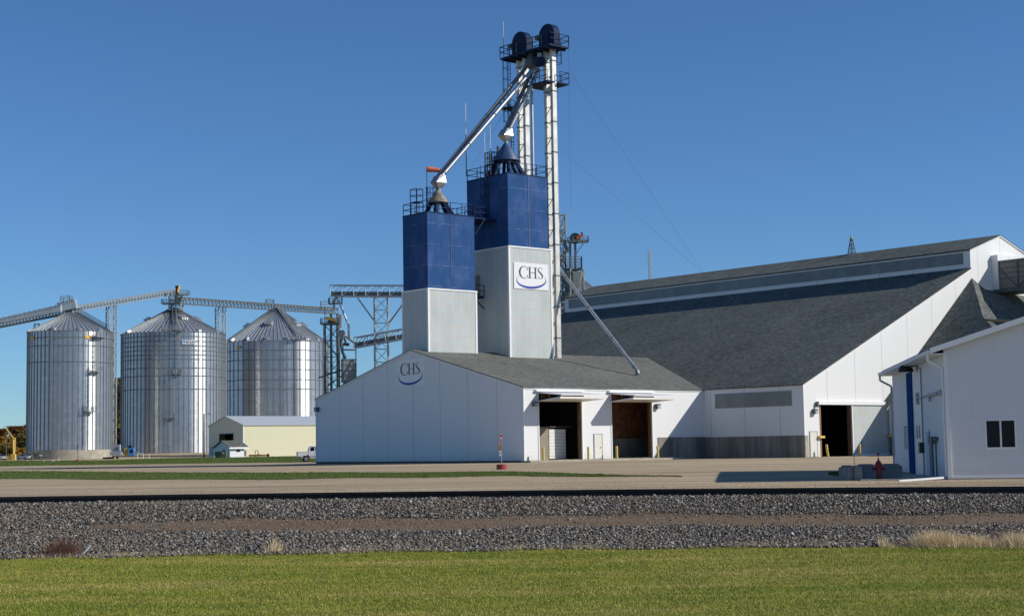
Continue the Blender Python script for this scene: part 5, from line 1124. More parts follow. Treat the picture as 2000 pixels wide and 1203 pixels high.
# elevator complex right of the bins
DX = 396
ec = thing('elevator_tower', 'dark steel elevator tower with platforms right of the third bin', 'elevator tower', at(660, 885, DX))
q = (RV*math.cos(.5)+HV*math.sin(.5)); q2 = Vector((-q.y, q.x, 0)); c = at(649, 880, DX); zt = at(651, 634, DX).z
part(MB().lattice(c, RV*1.75, HV*1.5, 0, zt, 8, .24, .12), 'frame', STEEL_D, ec)
for x in (648, 660.5): part(MB().obox(at(x, 880, DX+1)*1.0, RV*.30, HV*.3, (0, 0, at(x, 612, DX).z-at(x, 880, DX+1).z)), 'leg_casing', plain('elevator casing %d' % x, (.13, .155, .165), .5, .2), ec)
c = at(645, 634, DX); m = MB().obox(c, RV*2.3, HV*1.6, (0, 0, .35)).rail([c-RV*2.3-HV*1.6, c+RV*2.3-HV*1.6, c+RV*2.3+HV*1.6, c-RV*2.3+HV*1.6], 1.5, .09, 1.3, 2, True); part(m, 'drive_platform', STEEL_D, ec)
for x in (634.5, 660): part(MB().bar(at(x, 634, DX), at(x, 600, DX), .14), 'post', STEEL_D, ec)
part(MB().bar(at(636.5, 620.5, DX-2), at(656.5, 626, DX-2), .7, .72), 'drive_guard', YEL2, ec); part(MB().tube(at(640, 630, DX), at(655, 630, DX), .7, 12), 'head_drive', STEEL_D, ec)
c = at(663, 616, DX); part(MB().tube(at(662.5, 619, DX)-HV*.3, at(662.5, 619, DX)+HV*.7, .72, 16).obox(at(662.5, 640, DX)+HV*.2, RV*.66, HV*.5, (0, 0, at(662, 619, DX).z-at(662, 640, DX).z)), 'head_housing', GREYM, ec, 'auto')
c = at(655, 594, DX); m = MB().obox(c, RV*1.65, HV*1.0, (0, 0, .22)).rail([c-RV*1.65-HV, c+RV*1.65-HV, c+RV*1.65+HV, c-RV*1.65+HV], 1.4, .08, 1.1, 2, True); part(m, 'upper_platform', STEEL_D, ec)
for x in (643.5, 668.5): part(MB().bar(at(x, 594, DX), at(x, 580, DX), .12), 'hanger', STEEL_D, ec)
c = at(638, 605, DX+6); part(MB().rail([c-RV*1.6, c+RV*1.6, c+RV*1.6+HV*2, c-RV*1.6+HV*2], 2.2, .07, 1.0, 3, True), 'top_railing', GALV_D, ec)
part(MB().path([at(660, 579, DX), at(654, 585, DX), at(652, 593, DX), at(652.5, 602, DX)], .32, 10), 'goose_neck', GREYM, ec, 'auto')
part(MB().tube(at(660.5, 585, DX-1), at(681, 636, DX-1), .26, 10), 'spout', GALV, ec, 'auto'); part(MB().tube(at(681, 636, DX-1), at(681.5, 664, DX-1), .30, 10), 'spout', GREYM, ec, 'auto')
part(MB().lathe(at(668.5, 660, DX), [(.45, -.5), (.7, .5), (1.0, 1.3), (.75, 1.9)], 14, True, True), 'distributor', GREYM, ec, 'auto')
part(MB().path([at(669, 652, DX), at(684, 662, DX), at(694, 670, DX)], .40, 8), 'cross_duct', GREYM, ec, 'auto')
part(MB().path([at(667, 657, DX), at(666, 672, DX), at(669, 688, DX), at(675, 700, DX)], .36, 8), 'dust_duct', STEEL_D, ec, 'auto')
part(MB().tube(at(671, 672, DX-1), at(682, 673, DX-1), .42, 10).path([at(672, 660, DX-1), at(677, 673, DX-1)], .25, 8), 'blower', plain('rust grey blower', (.16, .13, .12), .7), ec, 'auto')
part(MB().bar(at(622, 738, DX-1), at(668, 722, DX-1), .35).bar(at(640, 753, DX-1), at(669, 733, DX-1), .3), 'inclined_duct', STEEL_D, ec)
for a, b in (((640, 668), (660, 640)), ((641, 676), (662, 700)), ((640, 732), (662, 708))): part(MB().bar(at(*a, DX-3), at(*b, DX-3), .2), 'brace', STEEL_D, ec)
db = thing('dust_bin', 'grey square steel bin with horizontal stiffeners beside the elevator tower', 'bin', at(681, 750, DX-4))
zt_, zb_ = at(681, 702, DX-4).z, at(681, 746, DX-4).z; c = at(681, 702, DX-4); c.z = zb_
qa = (RV*math.cos(.28)+HV*math.sin(.28)); qb = Vector((-qa.y, qa.x, 0))
part(MB().obox(c, qa*1.68, qb*1.3, (0, 0, zt_-zb_)), 'body', plain('dull grey bin steel', (.22, .235, .225), .6, .2, .2, .8), db)
m = MB()
for k in (0, .25, .5, .75, 1): m.obox(c+Vector((0, 0, (zt_-zb_)*k-.1)), qa*1.78, qb*1.4, (0, 0, .16))
for s_ in (-1, 1): m.obox(c+qa*1.6*s_-qb*1.2, qa*.12, qb*.12, (0, 0, at(681, 671, DX-4).z-zb_))
cc = c.copy(); cc.z = at(681, 684, DX-4).z; m.obox(cc, qa*1.75, qb*1.3, (0, 0, .2)); part(m, 'stiffener', STEEL_D, db)
part(MB().hexa([c-qa*1.6-qb*1.2, c+qa*1.6-qb*1.2, c+qa*1.6+qb*1.2, c-qa*1.6+qb*1.2][::1]+[c-qa*1.6-qb*1.2, c+qa*1.6-qb*1.2, c+qa*1.6+qb*1.2, c-qa*1.6+qb*1.2]) if False else MB().obox(c-Vector((0, 0, 5)), qa*1.3, qb*1.0, (0, 0, 5)), 'hopper', STEEL_D, db)
def bridge(name, label, a, b, wd, ht, n, belt=True):
    t = thing(name, label, 'conveyor bridge', (a+b)/2, 'steel truss conveyor bridges'); part(MB().truss(a, b, wd, ht, n, .26, .12, False), 'truss', LGREY, t)
    part(MB().bar(a+Vector((0, 0, .7)), b+Vector((0, 0, .7)), .9, 1.0), 'belt_housing', STEEL_D, t); return t
bridge('truss_bridge', 'level steel truss conveyor bridge running right into the shorter blue bin', at(648, 579, DX), at(860, 580, DX-10), 2.0, at(648, 557.5, DX).z-at(648, 579, DX).z, 9)
bridge('truss_bridge', 'inclined steel truss conveyor bridge below the level one', at(694, 679, DX-2), at(860, 649, DX-10), 1.8, 2.45, 8)
tw = ltower('lattice_tower', 'lattice tower with diagonal props carrying the level truss bridge', 734, 760, 580, 880, DX-4, 12, .24, .12, 'lattice support towers', True)
part(MB().bar(at(697, 580, DX-4), at(734, 631, DX-4), .34), 'prop', GALV_D, tw); part(MB().bar(at(797, 580, DX-6), at(760, 631, DX-5), .34), 'prop', GALV_D, tw)

# fourth bin and elevator seen between the taller blue bin and the barn
s4, c4, r4, ze4, za4 = silo('grain_silo', 'mostly hidden steel bin whose ribbed roof shows left of the barn skylight', 1140, 400, 100, 640, 548, 0, 48, [], 0)
GMID = plain('mid grey galvanised', (.19, .225, .235), .6, .25, .2, 2)
gt_ = thing('grey_elevator', 'grey elevator tower with orange guard rising behind the barn roof', 'elevator tower', at(1115, 880, 388)); D4 = 388
c = at(1095, 880, D4); part(MB().lattice(c, q*1.6, q2*1.6, 0, at(1095, 420, D4).z, 16, .34, .2), 'left_frame', GMID, gt_)
for x in (1121, 1131): part(MB().obox(at(x, 880, D4), RV*.30, HV*.3, (0, 0, at(x, 474, D4).z)), 'leg_casing', plain('grey leg %d' % x, (.17, .20, .22), .5, .4), gt_)
c = at(1129, 474, D4); m = MB().obox(c, RV*2.5, HV*1.3, (0, 0, .5)).rail([c-RV*2.5-HV*1.3, c+RV*2.5-HV*1.3, c+RV*2.5+HV*1.3, c-RV*2.5+HV*1.3], 1.4, .09, 1.3, 2, True); part(m, 'head_platform', GMID, gt_)
part(MB().bar(at(1122, 500, D4), at(1139, 476, D4), .2), 'brace', GMID, gt_)
c = at(1123, 466, D4); part(MB().tube(c-HV*.5, c+HV*.5, 1.35, 18), 'head_housing', plain('dark green grey housing', (.035, .055, .065), .5), gt_, 'auto')
part(MB().bar(at(1126.5, 465.5, D4-2), at(1138.5, 458.5, D4-2), .5, .62), 'drive_guard', ORANGE, gt_); part(MB().tube(at(1136.5, 459, D4-1), at(1137, 453.5, D4-1), .28, 8), 'motor', STEEL_D, gt_)
c = at(1120, 527, D4); m = MB().obox(c, RV*2.0, HV*2.0, (0, 0, .4)).rail([c-RV*2-HV*2, c+RV*2-HV*2, c+RV*2+HV*2, c-RV*2+HV*2], 3.0, .13, 1.5, 4, True); part(m, 'cage_platform', GMID, gt_)
m = MB(); cb = at(1118, 545, D4); m.lathe((c.x, c.y, at(1120, 545, D4).z), [(.9, -6.0), (2.9, 1.6)], 8, True, True); part(m, 'hopper', GMID, gt_)
c = at(1120, 600, D4); part(MB().lattice(c, q*1.9, q2*1.9, 20, at(1120, 527, D4).z, 7, .28, .16), 'lower_frame', GMID, gt_)
part(MB().tube(at(1094, 459, D4), at(1094, 452, D4), .75, 12).path([at(1094, 470, D4), at(1106, 484, D4), at(1110, 492, D4)], .3, 8).path([at(1112, 486, D4), at(1101, 497, D4), at(1095, 520, D4)], .42, 8), 'ducts', GREYM, gt_, 'auto')
m = MB(); 
for a, b in (((1092, 462), (1112, 487)), ((1092, 492), (1112, 490)), ((1092, 505), (1108, 520)), ((1104, 530), (1094, 545)), ((1092, 470), (1108, 470))): m.bar(at(*a, D4-1), at(*b, D4-1), .3)
part(m, 'braces', GMID, gt_)

# ------------------------------------------------------------------ cream building and small white shed
cx0, cy0, cy1 = 178.97, 300.74, 315.56; cym = (cy0+cy1)/2; cz0, cze, czr = -.12, 6.80, 8.80; cxl = 232
cb = thing('cream_building', 'long cream ribbed steel building with pale grey roof and dark doorway in its gable', 'building', ((cx0+cxl)/2, cym, cz0))
TAN = ribbed('tan ribbed steel', (0.74, 0.64, 0.43), 0.9, 0.93)
ga, gb = onx(456, 860, cx0).y, onx(428, 860, cx0).y; gz = onx(440, 847, cx0).z
m = MB()
wall_poly(m, [(cx0, cy0, gz), (cx0, cy1, gz), (cx0, cy1, cze), (cx0, cym, czr), (cx0, cy0, cze)], (-1, 0, 0))
m.box(cx0, cx0+.15, cy0, ga, cz0, gz-.001).box(cx0, cx0+.15, gb, cy1, cz0, gz-.001); part(m, 'gable_wall', TAN, cb)
part(MB().box(cx0+.155, cxl, cy0, cy0+.15, cz0, cze).box(cx0+.155, cxl, cy1-.15, cy1, cz0, cze), 'side_wall', CREAM, cb)
part(MB().box(cx0-.05, cx0+.12, cy0-.05, cy0+.12, cz0, cze), 'corner_trim', TRIM, cb)
part(MB().prism([(cx0-.2, cy0-.3, cze-.08), (cxl, cy0-.3, cze-.08), (cxl, cym, czr), (cx0-.2, cym, czr)], (0, 0, .12)).prism([(cx0-.2, cym, czr), (cxl, cym, czr), (cxl, cy1+.3, cze-.08), (cx0-.2, cy1+.3, cze-.08)], (0, 0, .12)), 'roof', CREAMR, cb)
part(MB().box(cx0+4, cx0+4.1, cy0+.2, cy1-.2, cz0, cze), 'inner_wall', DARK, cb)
part(MB().box(cx0-.06, cx0, gb-.02, gb+.12, cz0, gz).box(cx0-.06, cx0, ga-.12, ga+.02, cz0, gz).box(cx0-.06, cx0, ga, gb, gz, gz+.15), 'door_frame', GREYM, cb)
sa = onx(410, 880, cx0).y; part(MB().box(cx0-.05, cx0, sa-1.3, sa+0.0, cz0, 2.3), 'side_door', GREYM, cb)
wx, wy, wx2, wy2 = 166.52, 285.07, 169.9, 291.1; wz = -.06
sh = thing('small_shed', 'little white shed with dark shingle roof before the cream building', 'shed', ((wx+wx2)/2, (wy+wy2)/2, wz)); wym = (wy+wy2)/2
m = MB(); wall_poly(m, [(wx, wy, wz), (wx, wy2, wz), (wx, wy2, 2.0), (wx, wym, 3.25), (wx, wy, 2.0)], (-1, 0, 0), .1); m.box(wx+.105, wx2, wy, wy+.1, wz, 2.0).box(wx2-.1, wx2, wy+.1, wy2, wz, 2.0); part(m, 'wall', plain('white shed siding', (.78, .78, .78), .6, var=.04), sh)
part(MB().prism([(wx-.4, wy-.5, 1.85), (wx2+.9, wy-.5, 1.85), (wx2+.9, wym, 3.3), (wx-.4, wym, 3.3)], (0, 0, .1)).prism([(wx-.4, wym, 3.3), (wx2+.9, wym, 3.3), (wx2+.9, wy2+.4, 1.85), (wx-.4, wy2+.4, 1.85)], (0, 0, .1)), 'roof', SHINGLE_B, sh)
part(MB().box(wx-.4, wx2+.9, wy-.55, wy-.5, 1.62, 1.98), 'fascia', TRIM, sh)
wn = part(MB().box(wx+1.5, wx+2.4, wy-.06, wy, 1.0, 1.7), 'window', GREYM, sh); part(MB().box(wx+1.58, wx+2.32, wy-.08, wy-.061, 1.08, 1.62), 'pane', GLASS, wn)
wn = part(MB().box(wx-.06, wx, wym-1.1, wym-.2, .9, 1.6), 'window', GREYM, sh); part(MB().box(wx-.08, wx-.061, wym-1.02, wym-.28, .98, 1.52), 'pane', GLASS, wn)
def gpt(x, d, dz=0.0):
    p = CP+(RV*((x-1000)/FPX)+HV)*d; p.z = float(G(*RD(p)))+dz; return p
c = gpt(424, 322); tb_ = thing('transformer_cabinet', 'dark green utility cabinet left of the little white shed', 'cabinet', c)
part(MB().obox(c, RV*.55, HV*.5, (0, 0, 1.25)), 'body', GREEN, tb_); part(MB().obox(c+RV*1.15, RV*.55, HV*.5, (0, 0, 1.25)), 'side_box', plain('olive cabinet', (.12, .13, .06), .6), tb_); part(MB().obox(c+RV*1.15-HV*.52+Vector((0, 0, .8)), RV*.13, HV*.02, (0, 0, .25)), 'warning_label', WHITE, tb_)
c = gpt(412, 321); single(MB().obox(c, RV*.55, HV*.4, (0, 0, .38)).obox(c+Vector((0, 0, .381)), RV*.45, HV*.33, (0, 0, .05)), 'junction_box', plain('pale green box', (.22, .32, .26), .6), 'low pale green box at the foot of the cream building corner', 'box')
up = gpt(396.5, 330); o = thing('utility_pole', 'brown wooden pole with lamp arm in front of the middle grain bin', 'pole', up)
zt = at(397, 808, 330).z; part(MB().tube(up-Vector((0, 0, .2)), Vector((up.x, up.y, zt)), .16, 10, .11), 'pole', WOOD, o); part(MB().path([Vector((up.x, up.y, zt-.2)), Vector((up.x, up.y, zt+.0))+RV*.8, Vector((up.x, up.y, zt+.15))+RV*1.1], .05, 6).tube(Vector((up.x, up.y, zt-.1))+RV*.95, Vector((up.x, up.y, zt+.1))+RV*1.3, .14, 8), 'lamp_arm', GREYM, o)

# ------------------------------------------------------------------ vehicles (local axes: x forward, z up)
TYRE = BLACK; RIM = plain('wheel rim', (.35, .36, .37), .35, .6)
def wheel(parent, x, y, r, wd):
    w_ = part(MB().tube((x, y-wd/2, r), (x, y+wd/2, r), r, 24), 'wheel', TYRE, parent, 'auto'); s_ = -1 if y < 0 else 1
    part(MB().tube((x, y+s_*wd*.3, r), (x, y+s_*(wd/2+.01), r), r*.6, 16), 'rim', RIM, w_, 'auto')
def body_prism(prof, wd, taper=None):                     # profile in x,z extruded across y with a chamfered top
    m = MB(); n = len(prof); hw = wd/2
    rings = [(-hw, 1.0), (-hw*.96, 0), (hw*.96, 0), (hw, 1.0)]; i0 = len(m.v)
    m.prism([Vector((x, -hw, z)) for x, z in prof], (0, wd, 0)); return m
CARP = {}
def carpaint(name, c, met=.5):
    m, n, b = nodes(name); b.inputs['Base Color'].default_value = (*c, 1); b.inputs['Roughness'].default_value = .32; b.inputs['Metallic'].default_value = met; b.inputs['Coat Weight'].default_value = .5
    d = noise(n, 2.0, 4, ocoord(n)); n.links.new(mix(n, ramp(n, d, [(.4, (0, 0, 0)), (.7, (.3, .3, .3))]), c, tuple(q*.8 for q in c)), b.inputs['Base Color']); return m
PWHITE = carpaint('white truck paint', (.70, .72, .75), 0.0); SILV = carpaint('silver car paint', (.42, .44, .45), .5)
def pickup(name, label, loc, rz):
    t = thing(name, label, 'pickup truck', loc, None, rz, True)
    low = [(-2.9, .62), (-2.9, 1.22), (-1.0, 1.24), (-.98, 1.22), (1.0, 1.22), (2.55, 1.08), (2.8, .95), (2.82, .55), (2.35, .5)]
    for a in range(0, 181, 20): low.append((1.85+.48*math.cos(R(a)), .42+.48*math.sin(R(a))))
    low += [(1.3, .45), (-1.3, .45)]
    for a in range(0, 181, 20): low.append((-1.8+.48*math.cos(R(a)), .42+.48*math.sin(R(a))))
    low += [(-2.4, .55)]
    part(body_prism(low, 1.95), 'body', PWHITE, t)
    cabp = [(-1.50, 1.225), (-1.30, 1.80), (-1.08, 1.88), (.55, 1.88), (1.15, 1.225)]
    m = MB(); q = [Vector((x, -.95 if z < 1.3 else -.78, z)) for x, z in cabp]; q2 = [Vector((x, .95 if z < 1.3 else .78, z)) for x, z in cabp]
    n = len(q); i = len(m.v); m.v += [tuple(v) for v in q+q2]; m.f.append(tuple(range(i, i+n))[::-1]); m.f.append(tuple(range(i+n, i+2*n)))
    for k in range(n): m.f.append((i+k, i+(k+1) % n, i+n+(k+1) % n, i+n+k))
    cab = part(m, 'cab', PWHITE, t)
    for s_ in (-1, 1):
        side = lambda x, z: Vector((x, s_*(.95-(z-1.225)/.655*.17+.008), z)) 
        for pts in ([(-1.32, 1.30), (-1.16, 1.78), (-.72, 1.80), (-.72, 1.30)], [(-.60, 1.30), (-.60, 1.80), (.50, 1.80), (.98, 1.30)]): part(MB().prism([side(*p) for p in pts], (0, s_*.004, 0)), 'side_window', GLASS, cab)
        part(MB().box(-2.86, 2.7, s_*.975-.012, s_*.975+.012, .60, .68), 'side_trim', BLACK, t)
        part(MB().box(-.58, -.42, s_*.985-.02, s_*.985+.02, 1.08, 1.13), 'door_handle', BLACK, t)
        part(MB().box(-1.48, -1.45, s_*.977-.006, s_*.977+.006, .5, 1.2).box(-.68, -.66, s_*.977-.006, s_*.977+.006, .5, 1.2), 'door_seam', STEEL_D, t)
        part(MB().box(-2.915, -2.89, s_*.86-.09, s_*.86+.09, .85, 1.18), 'tail_light', RED, t)
        part(MB().box(.95, 1.1, s_*1.02-.12, s_*1.02+.12, 1.25, 1.45), 'mirror', BLACK, t)
        for x in (-1.8, 1.85): wheel(t, x, s_*.84, .40, .26)
    part(MB().box(-3.05, -2.9, -.9, .9, .48, .68), 'rear_bumper', RIM, t); part(MB().box(-2.85, -1.55, -.80, .80, 1.22, 1.25), 'bed_cover', STEEL_D, t)
    t.scale = (.9, 1, 1)
    part(MB().prism([Vector((.62, -.76, 1.85)), Vector((.62, .76, 1.85)), Vector((1.17, .88, 1.26)), Vector((1.17, -.88, 1.26))], (.01, 0, .01)), 'windscreen', GLASS, cab)
    return t
def sedan(name, label, loc, rz):
    t = thing(name, label, 'car', loc, 'silver cars parked at the far left', rz, True)
    low = [(-2.35, .42), (-2.38, .85), (-2.2, .98), (-1.4, 1.0), (1.1, .95), (2.0, .82), (2.35, .68), (2.38, .35), (1.85, .3)]
    for a in range(0, 181, 30): low.append((1.45+.37*math.cos(R(a)), .32+.37*math.sin(R(a))))
    low += [(1.0, .25), (-1.0, .25)]
    for a in range(0, 181, 30): low.append((-1.4+.37*math.cos(R(a)), .32+.37*math.sin(R(a))))
    part(body_prism(low, 1.78), 'body', SILV, t)
    cp = [(-1.75, .985), (-1.1, 1.36), (-.2, 1.43), (.35, 1.38), (1.1, .96)]; m = MB(); n = len(cp)
    m.v += [(x, -(.85 if z < 1.1 else .62), z) for x, z in cp]+[(x, (.85 if z < 1.1 else .62), z) for x, z in cp]; m.f.append(tuple(range(n))[::-1]); m.f.append(tuple(range(n, 2*n)))
    for k in range(n): m.f.append((k, (k+1) % n, n+(k+1) % n, n+k))
    cab = part(m, 'cabin', SILV, t)
    for s_ in (-1, 1):
        sd_ = lambda x, z: Vector((x, s_*(.85-(z-.985)/.42*.23+.01), z))
        for pts in ([(-1.35, 1.04), (-1.0, 1.30), (-.38, 1.34), (-.38, 1.04)], [(-.30, 1.04), (-.30, 1.34), (.28, 1.31), (.78, 1.04)]): part(MB().prism([sd_(*p) for p in pts], (0, s_*.004, 0)), 'side_window', GLASS, cab)
        part(MB().box(-2.40, -2.34, s_*.66-.18, s_*.66+.18, .72, .88), 'tail_light', RED, t)
        for x in (-1.4, 1.45): wheel(t, x, s_*.80, .32, .2)
    part(MB().prism([Vector((-1.70, -.70, 1.03)), Vector((-1.12, -.58, 1.36)), Vector((-1.12, .58, 1.36)), Vector((-1.70, .70, 1.03))], (-.01, 0, .012)), 'rear_window', GLASS, cab)
    part(MB().box(-2.395, -2.38, -.25, .25, .55, .66), 'number_plate', WHITE, t)
    return t
heading = lambda ang: math.atan2((RV*math.cos(ang)+HV*math.sin(ang)).y, (RV*math.cos(ang)+HV*math.sin(ang)).x)
pickup('parked_pickup', 'white extended cab pickup half hidden behind the shed gable', gpt(620.5, 190), heading(.22))
sedan('parked_car', 'silver sedan parked right of the yellow loading stand', gpt(48, 372), heading(math.pi-.75))
sedan('parked_car', 'silver sedan cut off by the left edge of the picture', gpt(-4, 372), heading(math.pi-.65))
# utility vehicle
uv = thing('utility_vehicle', 'small open utility vehicle with roof beside the silver sedan', 'utility vehicle', gpt(71, 368), None, heading(.35), True)
part(MB().box(-1.3, 1.3, -.65, .65, .45, .85), 'body', plain('dark camouflage plastic', (.06, .065, .06), .6), uv); part(MB().hexa([(.5, -.6, .85), (1.35, -.6, .85), (1.35, .6, .85), (.5, .6, .85), (.6, -.55, 1.15), (1.2, -.5, 1.0), (1.2, .5, 1.0), (.6, .55, 1.15)]), 'hood', plain('light grey hood', (.45, .45, .45), .4), uv)
m = MB()
for x0, x1 in ((.55, .25), (-.55, -.55)):
    for y in (-.6, .6): m.bar((x0, y, .85), (x1, y, 1.9), .06)
part(m, 'roll_cage', BLACK, uv); part(MB().box(-.7, .4, -.65, .65, 1.88, 1.95), 'roof', plain('tan canopy', (.30, .28, .22), .7), uv); part(MB().box(-.5, .1, -.55, .55, .85, 1.3), 'seat', BLACK, uv)
for x in (-.95, .95):
    for y in (-.6, .6): wheel(uv, x, y, .33, .25)
# yellow loading stand with boom
yc = gpt(27, 385); ys = thing('loading_stand', 'yellow loading stand with raised boom arm at the far left', 'loading stand', yc)
Pq = lambda x, y, d=385: at(x, y, d)
part(MB().bar(Vector((yc.x, yc.y, 0))*1+Vector((0, 0, yc.z)), Pq(26.5, 858), .42, .42), 'column', YEL, ys); part(MB().obox(Pq(26, 900), RV*.55, HV*.5, (0, 0, 1.7)), 'pedestal', YEL, ys)
part(MB().bar(Pq(27.5, 857), Pq(11.5, 836), .30, .30), 'boom', YEL, ys); part(MB().bar(Pq(29.5, 880), Pq(29.5, 854), .16), 'cylinder', YEL, ys)
m = MB(); 
for k in range(16):
    a0_, a1_ = R(k*22.5), R((k+1)*22.5); cc = Pq(10.5, 835); m.bar(cc+RV*.32*math.cos(a0_)+Vector((0, 0, .32*math.sin(a0_))), cc+RV*.32*math.cos(a1_)+Vector((0, 0, .32*math.sin(a1_))), .08)
part(m, 'hose_wheel', plain('teal hose', (.05, .22, .20), .5), ys); part(MB().path([Pq(17, 851), Pq(19, 858), Pq(19.5, 863), Pq(21, 866)], .05, 6), 'hose', plain('teal hose b', (.05, .22, .20), .5), ys)
part(MB().obox(Pq(16.5, 903.5), RV*1.05, HV*.7, (0, 0, .5)), 'base', BLACK, ys); part(MB().obox(Pq(18, 900), RV*.65, HV*.5, (0, 0, 1.3)), 'pump_housing', plain('dirty yellow', (.45, .32, .08), .6), ys)
p0 = gpt(11.5, 383); gp = thing('valve_post', 'thin grey post with yellow cap left of the yellow loading stand', 'post', p0); part(MB().tube(p0, Vector((p0.x, p0.y, at(11.5, 852, 383).z)), .10, 8), 'post', STEEL_D, gp); part(MB().tube(at(12.5, 850, 383), at(15.5, 850, 383), .12, 8), 'cap', YEL, gp)
# grey machine and black trough
gc = gpt(226, 352); gm = thing('fill_machine', 'grey fill machine with motor standing before the gap between the bins', 'machine', gc)
Q = lambda x, y: at(x, y, 352)
part(MB().prism([Q(216, 880.5), Q(223.5, 880.5), Q(234, 880.5), Q(234, 868), Q(223.5, 868), Q(216, 876)], HV*1.0), 'hopper', GREYM, gm); part(MB().obox(Q(226, 889), RV*1.15, HV*.5, (0, 0, .85)), 'body', GREYM, gm); part(MB().obox(Q(234, 888), RV*.5, HV*.4, (0, 0, .6)), 'gear_box', GREYM, gm)
part(MB().tube(Q(229, 876)-HV*.25, Q(229, 876)+HV*.3, .42, 14), 'motor', STEEL_D, gm)
for x in (219, 226, 232): part(MB().bar(Q(x, 889), Q(x+1, 895), .08), 'leg', STEEL_D, gm)
part(MB().tube(Q(229, 895), Q(229, 893)+HV*.3, .25, 12), 'wheel', BLACK, gm)
tg = gpt(211, 345); m = MB(); T1 = lambda x, y: at(x, y, 345)
m.hexa([T1(201, 900), T1(219, 898.5), T1(219, 898.5)+HV*1.0, T1(201, 900)+HV*1.0, T1(200, 893), T1(222, 891.5), T1(222, 891.5)+HV*1.2, T1(200, 893)+HV*1.2]); single(m, 'steel_trough', BLACK, 'black steel trough in front of the grey fill machine', 'trough')
# blue and yellow machine
bm_ = thing('blower_machine', 'bright blue blower machine with yellow guard before the middle bin', 'machine', gpt(256, 358)); Bq = lambda x, y: at(x, y, 358)
part(MB().obox(Bq(257, 889), RV*.62, HV*.6, (0, 0, 1.65)), 'housing', CYAN, bm_); part(MB().tube(Bq(258, 881)-HV*.62, Bq(258, 881)-HV*.5, .42, 14), 'fan_opening', BLACK, bm_)
part(MB().obox(Bq(246.3, 889.5), RV*.34, HV*.3, (0, 0, 1.7)), 'belt_guard', YEL2, bm_); part(MB().obox(Bq(246.3, 887.5)-HV*.31, RV*.05, HV*.02, (0, 0, 1.2)), 'guard_slot', BLACK, bm_); part(MB().tube(Bq(251, 873), Bq(257, 871.5), .35, 10), 'motor', BLACK, bm_)
part(MB().prism([Bq(262.5, 888), Bq(274, 888), Bq(277.5, 886), Bq(263.5, 881)], HV*.5), 'chute', plain('grey mesh chute', (.33, .34, .33), .7), bm_); part(MB().bar(Bq(243, 893), Bq(246, 889), .08).bar(Bq(250, 893), Bq(249, 889), .08).bar(Bq(258, 893.5), Bq(257, 889), .1), 'leg', STEEL_D, bm_)
# white pipe frames and posts on the verge
def pipe_post(x0, x1, y0, y1, d, label, r=.07):
    a_ = gpt(x0, d); z = at(x0, y0, d).z; m = MB().tube(a_, Vector((a_.x, a_.y, z)), r, 8)
    if x1: b_ = gpt(x1, d); m.tube(b_, Vector((b_.x, b_.y, z)), r, 8).tube(Vector((a_.x, a_.y, z)), Vector((b_.x, b_.y, z)), r, 8)
    single(m, 'pipe_guard', WHITE, label, 'pipe guard', 'white pipe guards on the verge')
pipe_post(267, 278, 886, 897, 318, 'white pipe hoop guard right of the blue machine'); pipe_post(289.5, None, 886, 897, 318, 'single white pipe post right of the hoop guard')
pipe_post(114, None, 893, 903, 290, 'leaning white post nearest to the red tub at the left', .06); pipe_post(101, 105, 899, 906, 270, 'low white pipe stubs pair left of the white post', .06); pipe_post(85, None, 899, 907, 262, 'low dark white stub post farthest left on the verge', .05)
# red tub sign posts
TUBL = plain('planter soil', (.22, .18, .12), .95)
def tub(name, label, c, r, h, mat):
    t = thing(name, label, 'sign', c); part(MB().lathe(c, [(r, -.05), (r*1.02, h*.9), (r*1.02, h), (r*.93, h), (r*.93, h*.85)], 24), 'tub', mat, t, 'auto'); part(MB().lathe(c, [(r*.94, h*.84), (.01, h*.9)], 16), 'soil', TUBL, t); return t
c = gpt(975.5, 106); ysn = tub('yield_sign', 'sign post with red and white yield triangle standing in a round red tub', c, .36, .34, REDFADE)
Y_ = lambda x, y, dd=0: at(x, y, 106+dd)
part(MB().bar(c, Y_(977.3, 847.5), .055, .03), 'post', GREYM, ysn)
tri = lambda g, dd: [Y_(975.2+g, 848.6+g, dd), Y_(982.6-g, 848.6+g, dd), Y_(978.5, 868-g*2.6, dd)]
fc = RV*.55-HV*.83; 
part(MB().prism(tri(0, -.08)[::-1], HV*.01), 'yield_plate', WHITE, ysn); part(MB().prism(tri(.45, -.10)[::-1], HV*.01), 'yield_border', plain('sign red', (.62, .035, .03), .5), ysn); part(MB().prism([Y_(977.1, 852.8, -.12), Y_(980.4, 852.8, -.12), Y_(978.7, 860.5, -.12)][::-1], HV*.01), 'yield_centre', WHITE, ysn)
part(MB().prism([Y_(974.4, 849.5, .05), Y_(973.2, 860, .05), Y_(975.4, 868.5, .05), Y_(976.6, 864, .05)], HV*.01).prism([Y_(981.4, 858, .05), Y_(979.5, 867, .05), Y_(977.6, 868.5, .05)], HV*.01), 'back_sign', plain('sign back grey', (.5, .5, .47), .5), ysn)
part(MB().prism([Y_(975.1, 868.3, -.05), Y_(980, 868.3, -.05), Y_(979.8, 879.8, -.05), Y_(974.9, 879.8, -.05)], HV*.01), 'orange_plate', plain('sign orange', (.72, .27, .02), .5), ysn)
part(MB().prism([Y_(974.9, 880, -.05), Y_(979.9, 880, -.05), Y_(979.6, 890, -.05), Y_(974.5, 890, -.05)], HV*.01), 'white_plate', WHITE, ysn)
m = MB(); m.prism([Y_(976, 884, -.07), Y_(978.7, 883.6, -.07), Y_(978.7, 885.4, -.07), Y_(976.2, 885.4, -.07)], HV*.008); part(m, 'black_mark', BLACK, ysn)
m = MB()
